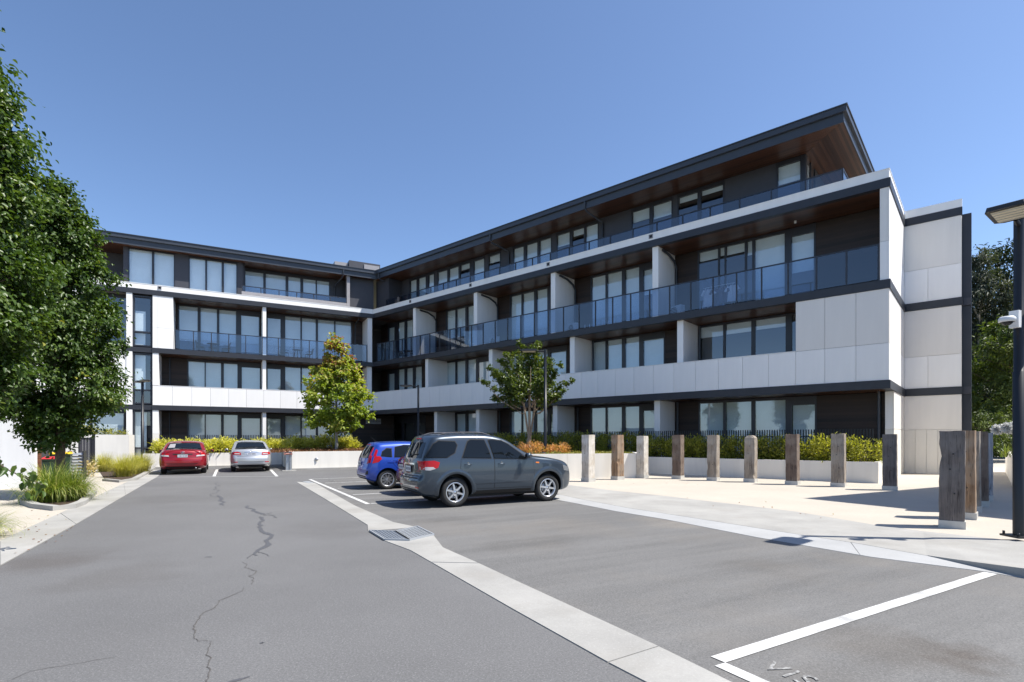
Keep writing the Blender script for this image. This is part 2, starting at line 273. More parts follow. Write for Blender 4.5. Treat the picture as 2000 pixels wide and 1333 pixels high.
class MB:
    def __init__(s): s.v = []; s.f = []; s.m = []; s.sm = []
    def add(s, vs, fs, mi=0, smooth=False):
        b = len(s.v); s.v += [tuple(x) for x in vs]; s.f += [tuple(i + b for i in f) for f in fs]; s.m += [mi] * len(fs); s.sm += [smooth] * len(fs); return s
    def box(s, x0, x1, y0, y1, z0, z1, mi=0):
        return s.add([(x0,y0,z0),(x1,y0,z0),(x1,y1,z0),(x0,y1,z0),(x0,y0,z1),(x1,y0,z1),(x1,y1,z1),(x0,y1,z1)],
                     [(0,3,2,1),(4,5,6,7),(0,1,5,4),(1,2,6,5),(2,3,7,6),(3,0,4,7)], mi)
    def obox(s, c, ax, ay, az, mi=0):
        c, ax, ay, az = Vector(c), Vector(ax), Vector(ay), Vector(az)
        P = [c + i*ax + j*ay + k*az for k in (-1,1) for i, j in ((-1,-1),(1,-1),(1,1),(-1,1))]
        return s.add(P, [(0,3,2,1),(4,5,6,7),(0,1,5,4),(1,2,6,5),(2,3,7,6),(3,0,4,7)], mi)
    def prism(s, pts, z0, z1, mi=0):
        n = len(pts); zs0 = z0 if hasattr(z0, '__len__') else [z0]*n; zs1 = z1 if hasattr(z1, '__len__') else [z1]*n
        v = [(p[0], p[1], zs0[i]) for i, p in enumerate(pts)] + [(p[0], p[1], zs1[i]) for i, p in enumerate(pts)]
        area = sum(pts[i][0]*pts[(i+1)%n][1] - pts[(i+1)%n][0]*pts[i][1] for i in range(n))
        f = [tuple(range(n, 2*n)), tuple(reversed(range(n)))] + [(i, (i+1)%n, n+(i+1)%n, n+i) for i in range(n)]
        if area < 0: f = [tuple(reversed(q)) for q in f]
        return s.add(v, f, mi)
    def tube(s, pts, rads, seg=8, mi=0, caps=True):
        pts = [Vector(p) for p in pts]; n = len(pts)
        if not hasattr(rads, '__len__'): rads = [rads]*n
        vs = []; ref = Vector((0,0,1))
        for i, p in enumerate(pts):
            t = (pts[min(i+1,n-1)] - pts[max(i-1,0)]).normalized()
            r = ref if abs(t.dot(ref)) < 0.95 else Vector((1,0,0))
            a = t.cross(r).normalized(); b = a.cross(t).normalized()
            vs += [p + rads[i]*(math.cos(2*math.pi*k/seg)*a + math.sin(2*math.pi*k/seg)*b) for k in range(seg)]
        fs = [(i*seg+k, i*seg+(k+1)%seg, (i+1)*seg+(k+1)%seg, (i+1)*seg+k) for i in range(n-1) for k in range(seg)]
        fs = [tuple(reversed(f)) for f in fs]
        s.add(vs, fs, mi, True)
        if caps: s.add(vs[:seg], [tuple(range(seg))], mi); s.add(vs[-seg:], [tuple(reversed(range(seg)))], mi)
        return s
    def lathe(s, prof, seg=24, axis='z', c=(0,0,0), mi=0):
        vs = []
        for r, h in prof:
            for k in range(seg):
                a = 2*math.pi*k/seg; x, y = r*math.cos(a), r*math.sin(a)
                vs.append((c[0]+x, c[1]+y, c[2]+h) if axis == 'z' else (c[0]+x, c[1]+h, c[2]+y))
        n = len(prof); fs = [(i*seg+k, i*seg+(k+1)%seg, (i+1)*seg+(k+1)%seg, (i+1)*seg+k) for i in range(n-1) for k in range(seg)]
        if axis == 'y': fs = [tuple(reversed(f)) for f in fs]
        return s.add(vs, fs, mi, True)
    def mesh(s, name, mats):
        me = bpy.data.meshes.new(name); me.from_pydata(s.v, [], s.f)
        for m in (mats if isinstance(mats, (list, tuple)) else [mats]): me.materials.append(m)
        me.polygons.foreach_set('material_index', s.m); me.polygons.foreach_set('use_smooth', s.sm); me.update(); return me
    def build(s, name, mats, parent=None, frame=None):
        return link(bpy.data.objects.new(name, s.mesh(name, mats)), parent, frame)

_cache = {}
def boxo(name, frame, x0, x1, y0, y1, z0, z1, m, parent):
    """a box object whose mesh is shared with every box of the same size and material"""
    d = (round(x1-x0, 3), round(y1-y0, 3), round(z1-z0, 3), m.name)
    if d not in _cache:
        _cache[d] = MB().box(-d[0]/2, d[0]/2, -d[1]/2, d[1]/2, -d[2]/2, d[2]/2).mesh(name, m)
    o = bpy.data.objects.new(name, _cache[d])
    return link(o, parent, frame @ Matrix.Translation(((x0+x1)/2, (y0+y1)/2, (z0+z1)/2)))

def copy_tree(o, parent=None):
    c = o.copy(); COL.objects.link(c)
    if parent is not None: c.parent = parent
    for ch in list(o.children): copy_tree(ch, c)
    return c

def G(px, py, z=0.0):
    """where the sight line through a point of the survey photo meets the level z"""
    Z = (1.6 - z) * 1046 / (py - 857); return ((px - 1000) * Z / 1046, Z)
def at(px, Z): return ((px - 1000) * Z / 1046, Z)
def hz(py, Z): return 1.6 + (857 - py) * Z / 1046

# ------------------------------------------------------------------ ground
def sheet(name, pts, z, m, kind='structure'):
    o = MB().prism(pts, z - 0.06, z).build(name, m); o['kind'] = kind; return o
g = MB().add([(-500,-300,-0.03),(500,-300,-0.03),(500,700,-0.03),(-500,700,-0.03)], [(0,1,2,3)]).build('ground', M['earth']); g['kind'] = 'structure'
sheet('road', [(-30,-12),(24,-12),(24,40),(-30,40)], 0.0, M['asphalt'])
dl = [G(579,942), G(641,979), G(718,1026.5), G(719,1038)]
dl2 = [G(751,1057), G(802,1076), G(842,1099), G(1000,1190), G(1260,1333)]
dr = [G(615,944), G(692,988), G(767,1020.6), G(815,1031)]
dr2 = [G(847,1047), G(865,1070.5), G(886,1080), G(934,1101), G(1000,1132), G(1285,1265), G(1425,1333)]
ext = lambda p, k: (p[0] + 0.476*k, p[1] - 0.879*k)
# asphalt bays right of the drain
kerbline = [(1060,972),(1130,985),(1205,1000),(1300,1015.5),(1480,1051),(1700,1089),(1925,1118),(2000,1131),(2400,1200)]
kl = [G(*p) for p in kerbline]
bay = dr + dr2 + [ext(dr2[-1], 9)] + [(16, -6), (14, 2.5)] + list(reversed(kl)) + [(0.0, 15.5), (-2.0, 20.0), (-6.5, 25.5)]
sheet('parking_bays', bay, 0.004, M['asphalt2'])
# spoon drain in concrete pours with open joints
def strip(name, left, right, z, m):
    mb = MB(); pts = left + list(reversed(right)); mb.prism(pts, z - 0.06, z); o = mb.build(name, m); o['kind'] = 'structure'; return o
strip('spoon_drain', dl, dr, 0.009, M['concrete'])
strip('spoon_drain', dl2[:3], dr2[:4], 0.009, M['concrete'])
gap = lambda a, b, t: (a[0] + (b[0]-a[0])*t, a[1] + (b[1]-a[1])*t)
jl, jr_ = G(1187,1295), G(1285,1264)
strip('spoon_drain', [gap(dl2[2], dl2[3], .015), dl2[3], jl], [gap(dr2[3], dr2[4], .03), dr2[4], jr_], 0.009, M['concrete'])
strip('spoon_drain', [ext(jl, .012), dl2[4], ext(dl2[4], 9)], [ext(jr_, .012), dr2[6], ext(dr2[6], 9)], 0.009, M['concrete'])
# drain grate, two bar panels meeting in a shallow V
gr = empty('drain_grate', (*G(785,1048), 0), 0, 'galvanised steel drain grate of two bar panels set in the concrete spoon drain', 'drain grate')
gi = gr.matrix_basis.inverted() if False else Matrix.Translation((-gr.location.x, -gr.location.y, 0))
def grate(q):
    a, b, c, d = [Vector((*p, 0)) for p in q]
    mb = MB()
    for e0, e1 in ((a,b),(b,c),(c,d),(d,a)):
        t = (e1-e0); n = Vector((-t.y, t.x, 0)).normalized()*0.012
        mb.obox((e0+e1)/2 + Vector((0,0,0.022)), t/2, n, (0,0,0.013))
    o = mb.build('grate_frame', M['grate'], gr, gi)
    nb = 10
    for k in range(1, nb):
        s = k/nb; p0, p1 = a.lerp(b, s), d.lerp(c, s); t = p1-p0; n = Vector((-t.y, t.x, 0)).normalized()*0.0065
        MB().obox((p0+p1)/2 + Vector((0,0,0.024)), t/2, n, (0,0,0.006)).build('bar', M['grate'], gr, gi)
    mb = MB()
    for k in range(1, 7):
        s = k/7; p0, p1 = a.lerp(d, s), b.lerp(c, s); t = p1-p0; n = Vector((-t.y, t.x, 0)).normalized()*0.006
        mb.obox((p0+p1)/2 + Vector((0,0,0.022)), t/2, n, (0,0,0.005))
    mb.build('cross_bars', M['grate'], gr, gi)
gA, gB, gC = (G(722,1039), G(751,1056.6)), (G(772,1041), G(799,1058)), (G(815,1031), G(847,1047))
grate([gA[0], gA[1], gB[1], gB[0]]); grate([gB[0], gB[1], gC[1], gC[0]])
MB().prism([gA[0], gA[1], gB[1], gC[1], gC[0], gB[0]], 0.001, 0.006).build('pit', M['dark_in'], gr, gi)
# small far grate at the head of the drain
g2 = empty('drain_grate', (*G(600,942.5), 0), 0, 'small far drain grate at the head of the concrete spoon drain', 'drain grate')
gi2 = Matrix.Translation((-g2.location.x, -g2.location.y, 0))
MB().prism([G(590,941.5), G(601,944.5), G(613,944), G(603,941)], 0.010, 0.016).build('grate_panel', M['grate'], g2, gi2)

# gutter strip, footpath and plaza on the right
up = [(1092,966.5),(1130,975),(1225,993),(1350,1012),(1500,1036),(1675,1063),(1810,1087)]
gu = [G(*p) for p in up] + [G(1900,1106), G(2000,1127.5), G(2400,1197)]
strip('gutter_strip', kl[:5] + [gap(kl[4], kl[5], .92)], gu[:5] + [gap(gu[4], gu[5], .93)], 0.009, M['concrete_pale'])
strip('gutter_strip', [gap(kl[4], kl[5], .925)] + kl[5:], [gap(gu[4], gu[5], .937)] + gu[5:], 0.009, M['concrete_pale'])
fa = [(1020,938),(1109,948),(1203,960),(1300,970),(1550,1000),(1710,1027),(1802,1039),(1865,1046),(1968,1059),(2300,1098)]
fg = [G(*p) for p in fa]
low = [G(1030,951)] + [G(*p) for p in up] + [G(1900,1098,.055), G(2000,1111,.105), G(2400,1168,.11)]
lz = [0.012]*8 + [0.058, 0.108, 0.11]
fz = [0.012]*8 + [0.03, 0.10]
# paving bays of the footpath between open joints
def foot(i0, i1, j0, j1):
    pts = low[i0:i1+1] + list(reversed(fg[j0:j1+1])); zz = lz[i0:i1+1] + list(reversed(fz[j0:j1+1]))
    o = MB().prism(pts, [z-0.15 for z in zz], zz).build('footpath', M['concrete']); o['kind'] = 'structure'
foot(0, 3, 0, 3); foot(3, 5, 3, 4); foot(5, 7, 4, 6); foot(7, 10, 6, 9)
# kerb upstand at the right end
ku = [(*G(1812,1087.5), 0.014), (*G(1900,1098,.06), 0.06), (*G(2000,1111,.11), 0.11), (*G(2400,1168,.115), 0.115)]
mb = MB()
for a, b in zip(ku[:-1], ku[1:]):
    n = Vector((b[1]-a[1], -(b[0]-a[0]), 0)).normalized()*-0.16
    if n.y < 0: n = -n
    mb.prism([(a[0],a[1]),(b[0],b[1]),(b[0]+n.x,b[1]+n.y),(a[0]+n.x,a[1]+n.y)], -0.03, [a[2]+.003, b[2]+.003, b[2]+.003, a[2]+.003])
o = mb.build('kerb', M['concrete']); o['kind'] = 'structure'
sheet('plaza', fg + [(40, 4), (44, 50), (16, 32), (3, 34), (-3, 27), (-2.5, 20)], 0.006, M['aggregate'])
# left gutter and driveway
lo_ = [G(-420,1340), G(0,1106), G(148,1025), G(245,968), G(306,932.5), (-17.6, 27.2)]
lu_ = [G(-420,1230), G(0,1058), G(117,1003.5), G(242,945), G(291,922), (-18.4, 27.2)]
for i in range(5):
    strip('gutter', [gap(lo_[i], lo_[i+1], .004), lo_[i+1]], [gap(lu_[i], lu_[i+1], .004), lu_[i+1]], 0.012, M['concrete'])
sheet('driveway', lu_ + [(-40, 34), (-40, 2)], 0.008, M['aggregate'])

def ribbon(pts, w, z, mb, jag=0.0, n=1):
    P = [Vector(p) for p in pts]
    for _ in range(n):
        Q = [P[0]]
        for a, b in zip(P[:-1], P[1:]):
            d = b-a; nn = Vector((-d.y, d.x)); Q += [(a+b)/2 + nn*random.uniform(-jag, jag), b]
        P = Q
    N_ = len(P); L_, R2 = [], []
    for i, p in enumerate(P):
        t = (P[min(i+1,N_-1)] - P[max(i-1,0)]); t = t.normalized() if t.length > 0 else Vector((1,0)); nn = Vector((-t.y, t.x))
        ww = w*(0.25 + 0.75*math.sin(math.pi*min(1, (i+.3)/(N_-.4)))**.5)*random.uniform(.6, 1.3)/2 if jag else w/2
        L_.append(p+nn*ww); R2.append(p-nn*ww)
    mb.add([(*q, z) for q in R2] + [(*q, z) for q in L_], [(i, i+1, N_+i+1, N_+i) for i in range(N_-1)])
cr = lambda L_: [G(340 + a/3.2286, 920 + b/3.2286) for a, b in L_]
mb = MB()
ribbon(cr([(280,65),(293,95),(268,110),(265,140),(285,165)]), 0.0310, .003, mb, .16, 2)
ribbon(cr([(275,155),(300,180),(312,218)]), .1000, .003, mb, .12, 2)
ribbon(cr([(462,218),(480,238),(515,258),(560,276),(600,270)]), .0800, .003, mb, .15, 2)
ribbon(cr([(560,283),(600,278),(648,297)]), 0.0434, .0034, mb, .1, 2)
ribbon(cr([(600,268),(612,264)]), 0.0310, .0036, mb, .1, 1)
ribbon(cr([(540,290),(555,300),(540,325),(552,345),(552,380),(592,398),(580,440),(530,500),(522,535)]), .0920, .0038, mb, .13, 2)
ribbon(cr([(580,440),(600,425),(622,415)]), 0.0372, .0042, mb, .1, 2)
ribbon(cr([(525,510),(560,520),(602,540)]), 0.0121, .0045, mb, .12, 2)
ribbon(cr([(525,520),(480,540),(462,556)]), 0.0121, .0046, mb, .12, 2)
ribbon(cr([(194,546),(215,543),(238,545)]), 0.0310, .003, mb, .02, 1)
ribbon(cr([(545,1085),(555,1086),(566,1082)]), .035, .003, mb, .02, 1)
ribbon(cr([(335,1335),(380,1325),(440,1310),(478,1297)]), 0.0310, .003, mb, .02, 1)
mb.build('crack_sealant', M['tar'])['kind'] = 'structure'
mb = MB()
ribbon(cr([(430,575),(445,610),(480,620),(520,632),(470,665),(490,690),(490,718)]), 0.0116, .003, mb, .16, 2)
ribbon(cr([(440,735),(430,760),(380,780),(330,802),(280,820),(245,870),(160,920),(125,975),(135,1020),(130,1060),(152,1078)]), 0.0107, .0034, mb, .12, 3)
ribbon(cr([(152,1078),(180,1070),(237,1076)]), 0.0049, .0036, mb, .08, 2)
ribbon(cr([(237,1076),(215,1130),(235,1180),(218,1210),(228,1260),(218,1290),(225,1345),(240,1420)]), 0.0091, .0032, mb, .13, 3)
ribbon([G(0,1338), G(60,1312), G(130,1300), G(230,1283)], .005, .003, mb, .05, 3)
mb.build('road_crack', M['crack'])['kind'] = 'structure'

# painted lines
DB = Vector((0.879, 0.476)); DD = Vector((0.476, -0.879))
mb = MB()
s0 = Vector(G(605,937)); s1 = Vector(G(719,985.5)); ddv = (s1-s0).normalized(); ppv = Vector((-ddv.y, ddv.x))
ribbon([s0, s1], .11, .0095, mb)
for p in ((605,936.6),(631,944.5),(656,955),(685,967.5),(719,985)):
    a = Vector(G(*p)); ribbon([a + DB*.06, a + DB*5.0], .085, .0098, mb)
c0, c1 = Vector(G(1402,1291)), Vector(G(1935,1121)); ribbon([c0, c1], .125, .0098, mb)
ribbon([c0 - (c1-c0).normalized()*.05 + DD*.06, c0 + DD*4], .11, .0094, mb)
for o_ in (-2.55, -5.1):
    pass
ribbon([G(300,932.5), G(541,931)], .07, .0035, mb)
for a, b in (((418,931),(424,917.5)), ((541,931),(529,918))):
    ribbon([G(*a), G(*b)], .12, .0039, mb)
mb.build('painted_lines', M['paint'])['kind'] = 'structure'
def text_mesh(s, size, m, name, depth=0.001, spacing=1.0):
    cu = bpy.data.curves.new(name, 'FONT'); cu.body = s; cu.size = size; cu.extrude = depth; cu.align_x = 'LEFT'; cu.space_character = spacing
    to = bpy.data.objects.new(name, cu); COL.objects.link(to)
    dg = bpy.context.evaluated_depsgraph_get(); me = bpy.data.meshes.new_from_object(to.evaluated_get(dg)); me.name = name
    bpy.data.objects.remove(to); me.materials.clear(); me.materials.append(m)
    return bpy.data.objects.new(name, me)
def stencil_mat():
    m, t, p, N, L = node_mat('worn_stencil_paint')
    tc = N('TexCoord'); n = N('TexNoise'); n.inputs['Scale'].default_value = 30; n.inputs['Detail'].default_value = 5; L(tc.outputs['Object'], n.inputs['Vector'])
    r = ramp(N, [(0.42, (0.14, 0.137, 0.134)), (0.62, (0.34, 0.34, 0.33))]); L(n.outputs['Fac'], r.inputs[0]); L(r.outputs[0], p.inputs['Base Color']); p.inputs['Roughness'].default_value = .8
    return m
M['stencil'] = stencil_mat()
for px, py, sz in ((1481,1303,.245), (640,938.5,.24)):
    o = link(text_mesh('VISITOR', sz, M['stencil'], 'painted_lettering', spacing=1.12)); p = G(px, py)
    o.location = (p[0], p[1], .0095); o.rotation_euler = (0, 0, math.atan2(DD.y, DD.x)); o['kind'] = 'structure'

# ------------------------------------------------------------------ apartment building
CX, CY = -11.35, 43.6
bld = empty('apartment_building', (CX, CY, 0), 0, 'four storey L-shaped apartment building with white panels, charcoal bands and an overhanging slate roof', 'building')
aR, aL = math.atan2(-.66, .751), math.atan2(.4709, .8823)
FR = Matrix.Translation((14.65 - CX, 20.8 - CY, 0)) @ Matrix.Rotation(aR, 4, 'Z')   # x to the right along the long wing, y inward, origin at its outer corner
FL = Matrix.Rotation(aL, 4, 'Z')                                                    # x to the right along the short wing, origin at the inner corner
def bx(name, fr, t0, t1, y0, y1, z0, z1, m):     # t counts leftwards from the frame's origin
    return boxo(name, fr, -max(t0, t1), -min(t0, t1), y0, y1, z0, z1, M[m], bld)
ZF = [0.0, 3.88, 7.80, 12.10]; ZB = [3.55, 7.46, 11.40]
YW = 2.1

def window(fr, y, zb, zt, panes, edge=0.07, name='window', bottom=0.08, proud=0.05):
    """panes: (t_left, t_right, z_top, blind fraction). Dark frame with mullions, a pane and a roller blind in every opening."""
    xs = [(-a, -b, zp, bl) for a, b, zp, bl in panes]
    X0, X1 = xs[0][0] - edge, xs[-1][1] + edge
    mb = MB(); y0, y1 = y - proud, y + 0.05
    cur = X0
    for x0, x1, zp, bl in xs:
        mb.box(cur, x0, y0, y1, zb, zt); cur = x1
        mb.box(x0, x1, y0 + .01, y1, zb, zb + bottom)
        if zt - zp > .01: mb.box(x0, x1, y0 + .01, y1, zp, zt)
    mb.box(cur, X1, y0, y1, zb, zt)
    w = mb.build(name, M['frame'], bld, fr)
    I = Matrix.Identity(4)
    for x0, x1, zp, bl in xs:
        boxo('pane', I, x0, x1, y - .006, y + .006, zb + bottom, zp, M['glass'], w)
        if bl > 0:
            h = (zp - zb - bottom) * min(bl, 1.0)
            boxo('blind', I, x0 + .015, x1 - .015, y + .09, y + .10, zp - h, zp - .003, M['blind'], w)
    return w, X0, X1

def wall_between(fr, y, z0, z1, gaps, m, name='wall_cladding'):
    for a, b in gaps:
        if abs(a - b) > .03: bx(name, fr, a, b, y - .03, y + .12, z0, z1, m)

# floor slabs, beams and soffits -------------------------------------------------
for k, (zb, zt) in enumerate(((3.55, 3.88), (7.46, 7.80), (11.40, 11.74))):
    tR0 = -.04
    bx('slab_band', FR, -.045, 34.75, -.04, .26, zb, zt, 'band')
    bx('slab_band', FR, -.04, .25, .26, 5.3, zb, zt, 'band')
    bx('floor_slab', FR, .25, 36.5, .26, 14, zb + .05, zt - .02, 'room')
    if k < 2: bx('slab_band', FL, -.02, 14.98, -.04, .26, zb, zt, 'band')
    else: bx('slab_band', FL, -.02, 23, -.04, .26, zb, zt, 'band')
    bx('floor_slab', FL, -3.0, 23, .262, 12, zb + .05, zt - .02, 'room')
    bx('balcony_soffit', FR, .26, 35.0, .262, YW, zb + .02, zb + .045, 'soffit_x')
    bx('balcony_soffit', FL, 0.3, 14.6, .262, YW, zb + .02, zb + .045, 'soffit_x')
# white band above the second floor, cap flashing on top
bx('parapet_band', FR, 0, 34.62, -.02, .26, 11.742, 12.08, 'white'); bx('parapet_cap', FR, -.02, 34.6, -.035, .28, 12.08, 12.11, 'white')
bx('parapet_band', FR, 0, .25, .262, 5.3, 11.742, 12.08, 'white'); bx('parapet_cap', FR, -.02, .27, .282, 5.3, 12.08, 12.11, 'white')
bx('parapet_band', FL, 0, 23, -.02, .26, 11.742, 12.08, 'white'); bx('parapet_cap', FL, 0.0, 23, -.035, .28, 12.08, 12.11, 'white')
bx('roof_terrace', FR, .25, 36.5, .26, 14, 11.742, 12.0, 'room'); bx('roof_terrace', FL, -3, 23, .262, 12, 11.742, 11.99, 'room')
# vents in the white band
for fr, ts in ((FR, (29.69, 23.2, 16.62, 10.02)), (FL, (14.54, 8.0))):
    for t in ts:
        if fr is FR or t > 10:
            mb = MB(); x = -t
            mb.box(x-.11, x+.11, -.05, -.021, 11.83, 11.86).box(x-.11, x+.11, -.05, -.021, 12.01, 12.04).box(x-.11, x-.08, -.05, -.021, 11.86, 12.01).box(x+.08, x+.11, -.05, -.021, 11.86, 12.01)
            mb.box(x-.08, x+.08, -.028, -.021, 11.86, 12.01, 1)
            mb.build('vent', [M['palegrey'], M['dark_in']], bld, fr)

# first floor solid parapets, panel by panel -------------------------------------
def panels(fr, t0, t1, step, z0, z1, m='white', y0=0.0, th=.05, gap_=.012, start=None):
    t = t0
    while t < t1 - .02:
        e = min(t + step, t1); bx('panel', fr, t + gap_/2, e - gap_/2, y0, y0 + th, z0 + .006, z1 - .006, m); t = e
panels(FR, 0, 34.6, 1.1, 3.885, 5.33); bx('parapet_backing', FR, 0.06, 34.9, .055, .2, 3.885, 5.31, 'greywall'); bx('parapet_cap', FR, 3.32, 34.7, -.012, .21, 5.33, 5.355, 'white')
panels(FL, 0.0, 14.95, 1.15, 3.885, 5.23); bx('parapet_backing', FL, 0.1, 14.9, .055, .2, 3.885, 5.21, 'greywall'); bx('parapet_cap', FL, 0.05, 14.62, -.012, .21, 5.23, 5.255, 'white')
# closed white corner block on the first floor of the long wing
panels(FR, 0, 3.3, 1.1, 5.33, 7.455, 'cream'); bx('wall_core', FR, .06, 3.28, .055, YW + .1, 3.9, 7.45, 'greywall')
# end wall of the long wing (plane t = 0) with its joints, three storeys
def endpanels(z0, zj, z1, y0, lower='white'):
    for za, zb_, m in ((z0, zj, lower), (zj, z1, 'cream')):
        bx('panel', FR, 0, .05, y0 + .006, 5.29, za + .006, zb_ - .006, m)
endpanels(7.805, 9.3, 11.395, 0.0); endpanels(3.885, 5.33, 7.455, .056); endpanels(0.0, 2.0, 3.545, 1.5, 'render')
bx('end_wall', FR, .052, .30, .0, 5.3, 7.81, 9.294, 'white'); bx('end_wall', FR, .052, .30, .0, 5.3, 9.306, 11.39, 'cream')
bx('end_wall', FR, .052, .30, 1.5, 5.3, 0, 1.994, 'render'); bx('end_wall', FR, .052, .30, 1.5, 5.3, 2.0, 3.54, 'white')
bx('end_wall', FR, .06, .30, YW + .12, 5.3, 3.89, 7.45, 'greywall')
# set back rear block beyond the end wall
for z0, zj, z1 in ((0.0, 2.0, 3.545), (3.885, 5.33, 7.455), (7.805, 9.3, 11.395)):
    if z0 == 0:
        for i in range(5): bx('panel', FR, -2.03 + i*.406 + .005, -2.03 + (i+1)*.406 - .005, 5.3, 5.35, z0, zj - .006, 'render')
    else:
        panels(FR, -2.03, 0, 1.16, z0, zj, 'white', 5.3)
    bx('panel', FR, -2.03 + .004, -.004, 5.3, 5.35, zj + .006, z1 - .006, 'cream')
for zb, zt in ((3.55, 3.88), (7.46, 7.80), (11.40, 11.74)): bx('slab_band', FR, -2.06, -.042, 5.262, 5.5, zb, zt, 'band')
bx('parapet_band', FR, -2.05, -.022, 5.28, 5.5, 11.742, 12.10, 'white'); bx('rear_wall', FR, -2.03, .3, 5.352, 14, 0, 11.39, 'cream'); bx('rear_wall', FR, -2.0, .3, 5.502, 14, 11.4, 12.05, 'cream')
bx('edge_fin', FR, -2.36, -2.036, 5.62, 6.0, 0, 11.5, 'band')
for z in (3.72, 7.62): bx('fin_bracket', FR, -2.34, -2.07, 5.52, 5.618, z - .16, z + .16, 'greywall')

# dividing walls between balconies --------------------------------------------------
for t in (9.68, 16.2, 22.7, 29.2): bx('divider_wall', FR, t, t + .32, .1, YW + .05, 7.80, 11.40, 'white')
for t in (8.4, 14.9, 21.4, 27.9): bx('divider_wall', FR, t, t + .32, .21, YW + .05, 3.88, 7.46, 'white')
for t in (9.68, 16.2, 22.7, 27.0): bx('divider_wall', FR, t, t + .32, .3, YW + .05, 0, 3.55, 'white')
bx('divider_wall', FL, 7.88, 8.12, .08, YW, 7.80, 11.40, 'white'); bx('divider_wall', FL, 7.88, 8.12, .21, YW, 3.88, 7.46, 'white'); bx('divider_wall', FL, 7.88, 8.12, .1, YW, 0, 3.55, 'white')
bx('divider_wall', FL, 0.02, .38, .08, YW, 7.80, 11.40, 'white'); bx('divider_wall', FL, 0.02, .38, .21, YW, 3.88, 7.46, 'white')
bx('column', FL, 14.6, 14.95, .21, YW, 3.90, 7.46, 'white'); bx('column', FL, 14.6, 14.95, 0, .205, 5.262, 7.455, 'white')
bx('column', FL, 14.6, 14.95, 0, YW, 1.95, 3.545, 'white'); bx('column', FL, 14.6, 14.95, 0, YW, 0, 1.944, 'render')

# windows of the long wing -----------------------------------------------------------
B2 = [(14.95, 13.98), (13.87, 12.89), (12.68, 11.79), (11.54, 10.32)]
def bay(k): return [(a + 6.5*k, b + 6.5*k) for a, b in B2]
def tops(p, zt, zd, bl): return [(a, b, (zd if i == 3 else zt), bl[i]) for i, (a, b) in enumerate(p)]
ZT = {0: (3.42, 3.15), 1: (7.36, 7.10), 2: (11.28, 11.02)}
blinds = {2: [[.99, .99, .99, .45], [.99, .99, .99, .99], [.62, .62, .99, .99]], 1: [[.99, .99, .62, .98], [.99, .9, .99, .99], [.99, .99, .99, .99]], 0: [[.99, .99, .99, .99], [.99, .99, .99, .99], [.99, .99, .99, .5]]}
for f in range(3):
    zb, zt = ZF[f] + .05, ZB[f] - .005
    for k in range(3):
        window(FR, YW, zb, zt, tops(bay(k), *ZT[f], blinds[f][k]))
g1 = [(8.33, 7.12), (7.0, 5.76), (5.58, 4.22), (3.95, 3.0)]
window(FR, YW, .05, 3.545, tops(g1, 3.42, 3.15, [.99]*4))
window(FR, YW, 3.93, 7.455, [(a, b, 7.36, c) for (a, b), c in zip(g1[:3], (.16, .15, .14))] + [(3.95, 3.5, 7.36, 0)])
window(FR, YW, 7.85, 11.395, [(8.37, 7.38, 11.28, .14), (7.30, 7.05, 11.28, .12), (6.98, 6.07, 11.28, .13), (5.97, 5.72, 11.28, .2), (5.61, 4.26, 11.28, .99), (3.98, 3.04, 11.02, .55)])
for f in (1, 2):
    window(FR, YW, ZF[f] + .05, ZB[f] - .005, [(35.38, 34.5, ZT[f][1], .99), (34.0, 33.14, ZT[f][0], .99), (32.92, 32.05, ZT[f][0], .99), (31.8, 30.9, ZT[f][0], .99)])
    wall_between(FR, YW, ZF[f] + .02, ZB[f] - .003, [(36.4, 35.46), (34.43, 34.07), (30.83, 28.05)], 'timber')
    wall_between(FR, YW, ZF[f] + .02, ZB[f] - .003, [(34.43, 34.07)], 'timber') if False else None
for f in range(3):
    wall_between(FR, YW, ZF[f] + .02, ZB[f] - .003, ([(28.05, 28.02)] if f else []) + [(23.25, 21.52), (16.75, 15.02)], 'timber')
wall_between(FR, YW, .02, 3.547, [(10.25, 8.40), (2.93, .3)], 'timber'); wall_between(FR, YW, 7.82, 11.397, [(10.25, 8.44), (2.97, .3)], 'timber'); wall_between(FR, YW, 3.9, 7.457, [(10.25, 8.40), (3.43, 3.3)], 'timber')
# entrance under the slab near the inner corner
wall_between(FR, 3.2, .02, 3.547, [(39.5, 36.3), (31.78, 27.3)], 'timber', 'entrance_wall')
window(FR, 3.2, .05, 3.547, [(36.24, 34.99, 2.9, 0), (34.63, 33.24, 2.9, 0), (32.69, 31.85, 2.9, 0)], name='entrance_door')
bx('entrance_wall', FL, -2.2, 1.3, 1.5, 3.0, 0, 3.55, 'timber')
bx('rear_room_wall', FR, .3, 40, YW + 2.6, YW + 2.75, 0, 11.4, 'room'); bx('rear_room_wall', FL, -4, 23, YW + 2.6, YW + 2.75, 0, 11.4, 'room')
# sign by the entrance
sgn = bx('entrance_sign', FL, -1.05, .2, 1.44, 1.497, 2.83, 3.28, 'sign')
st = link(text_mesh('RECEPTION', .205, M['letters'], 'sign_lettering', .004, 1.08), sgn); st.matrix_local = Matrix.Translation((-.57, -.033, -.07)) @ Matrix.Rotation(R_(90), 4, 'X')

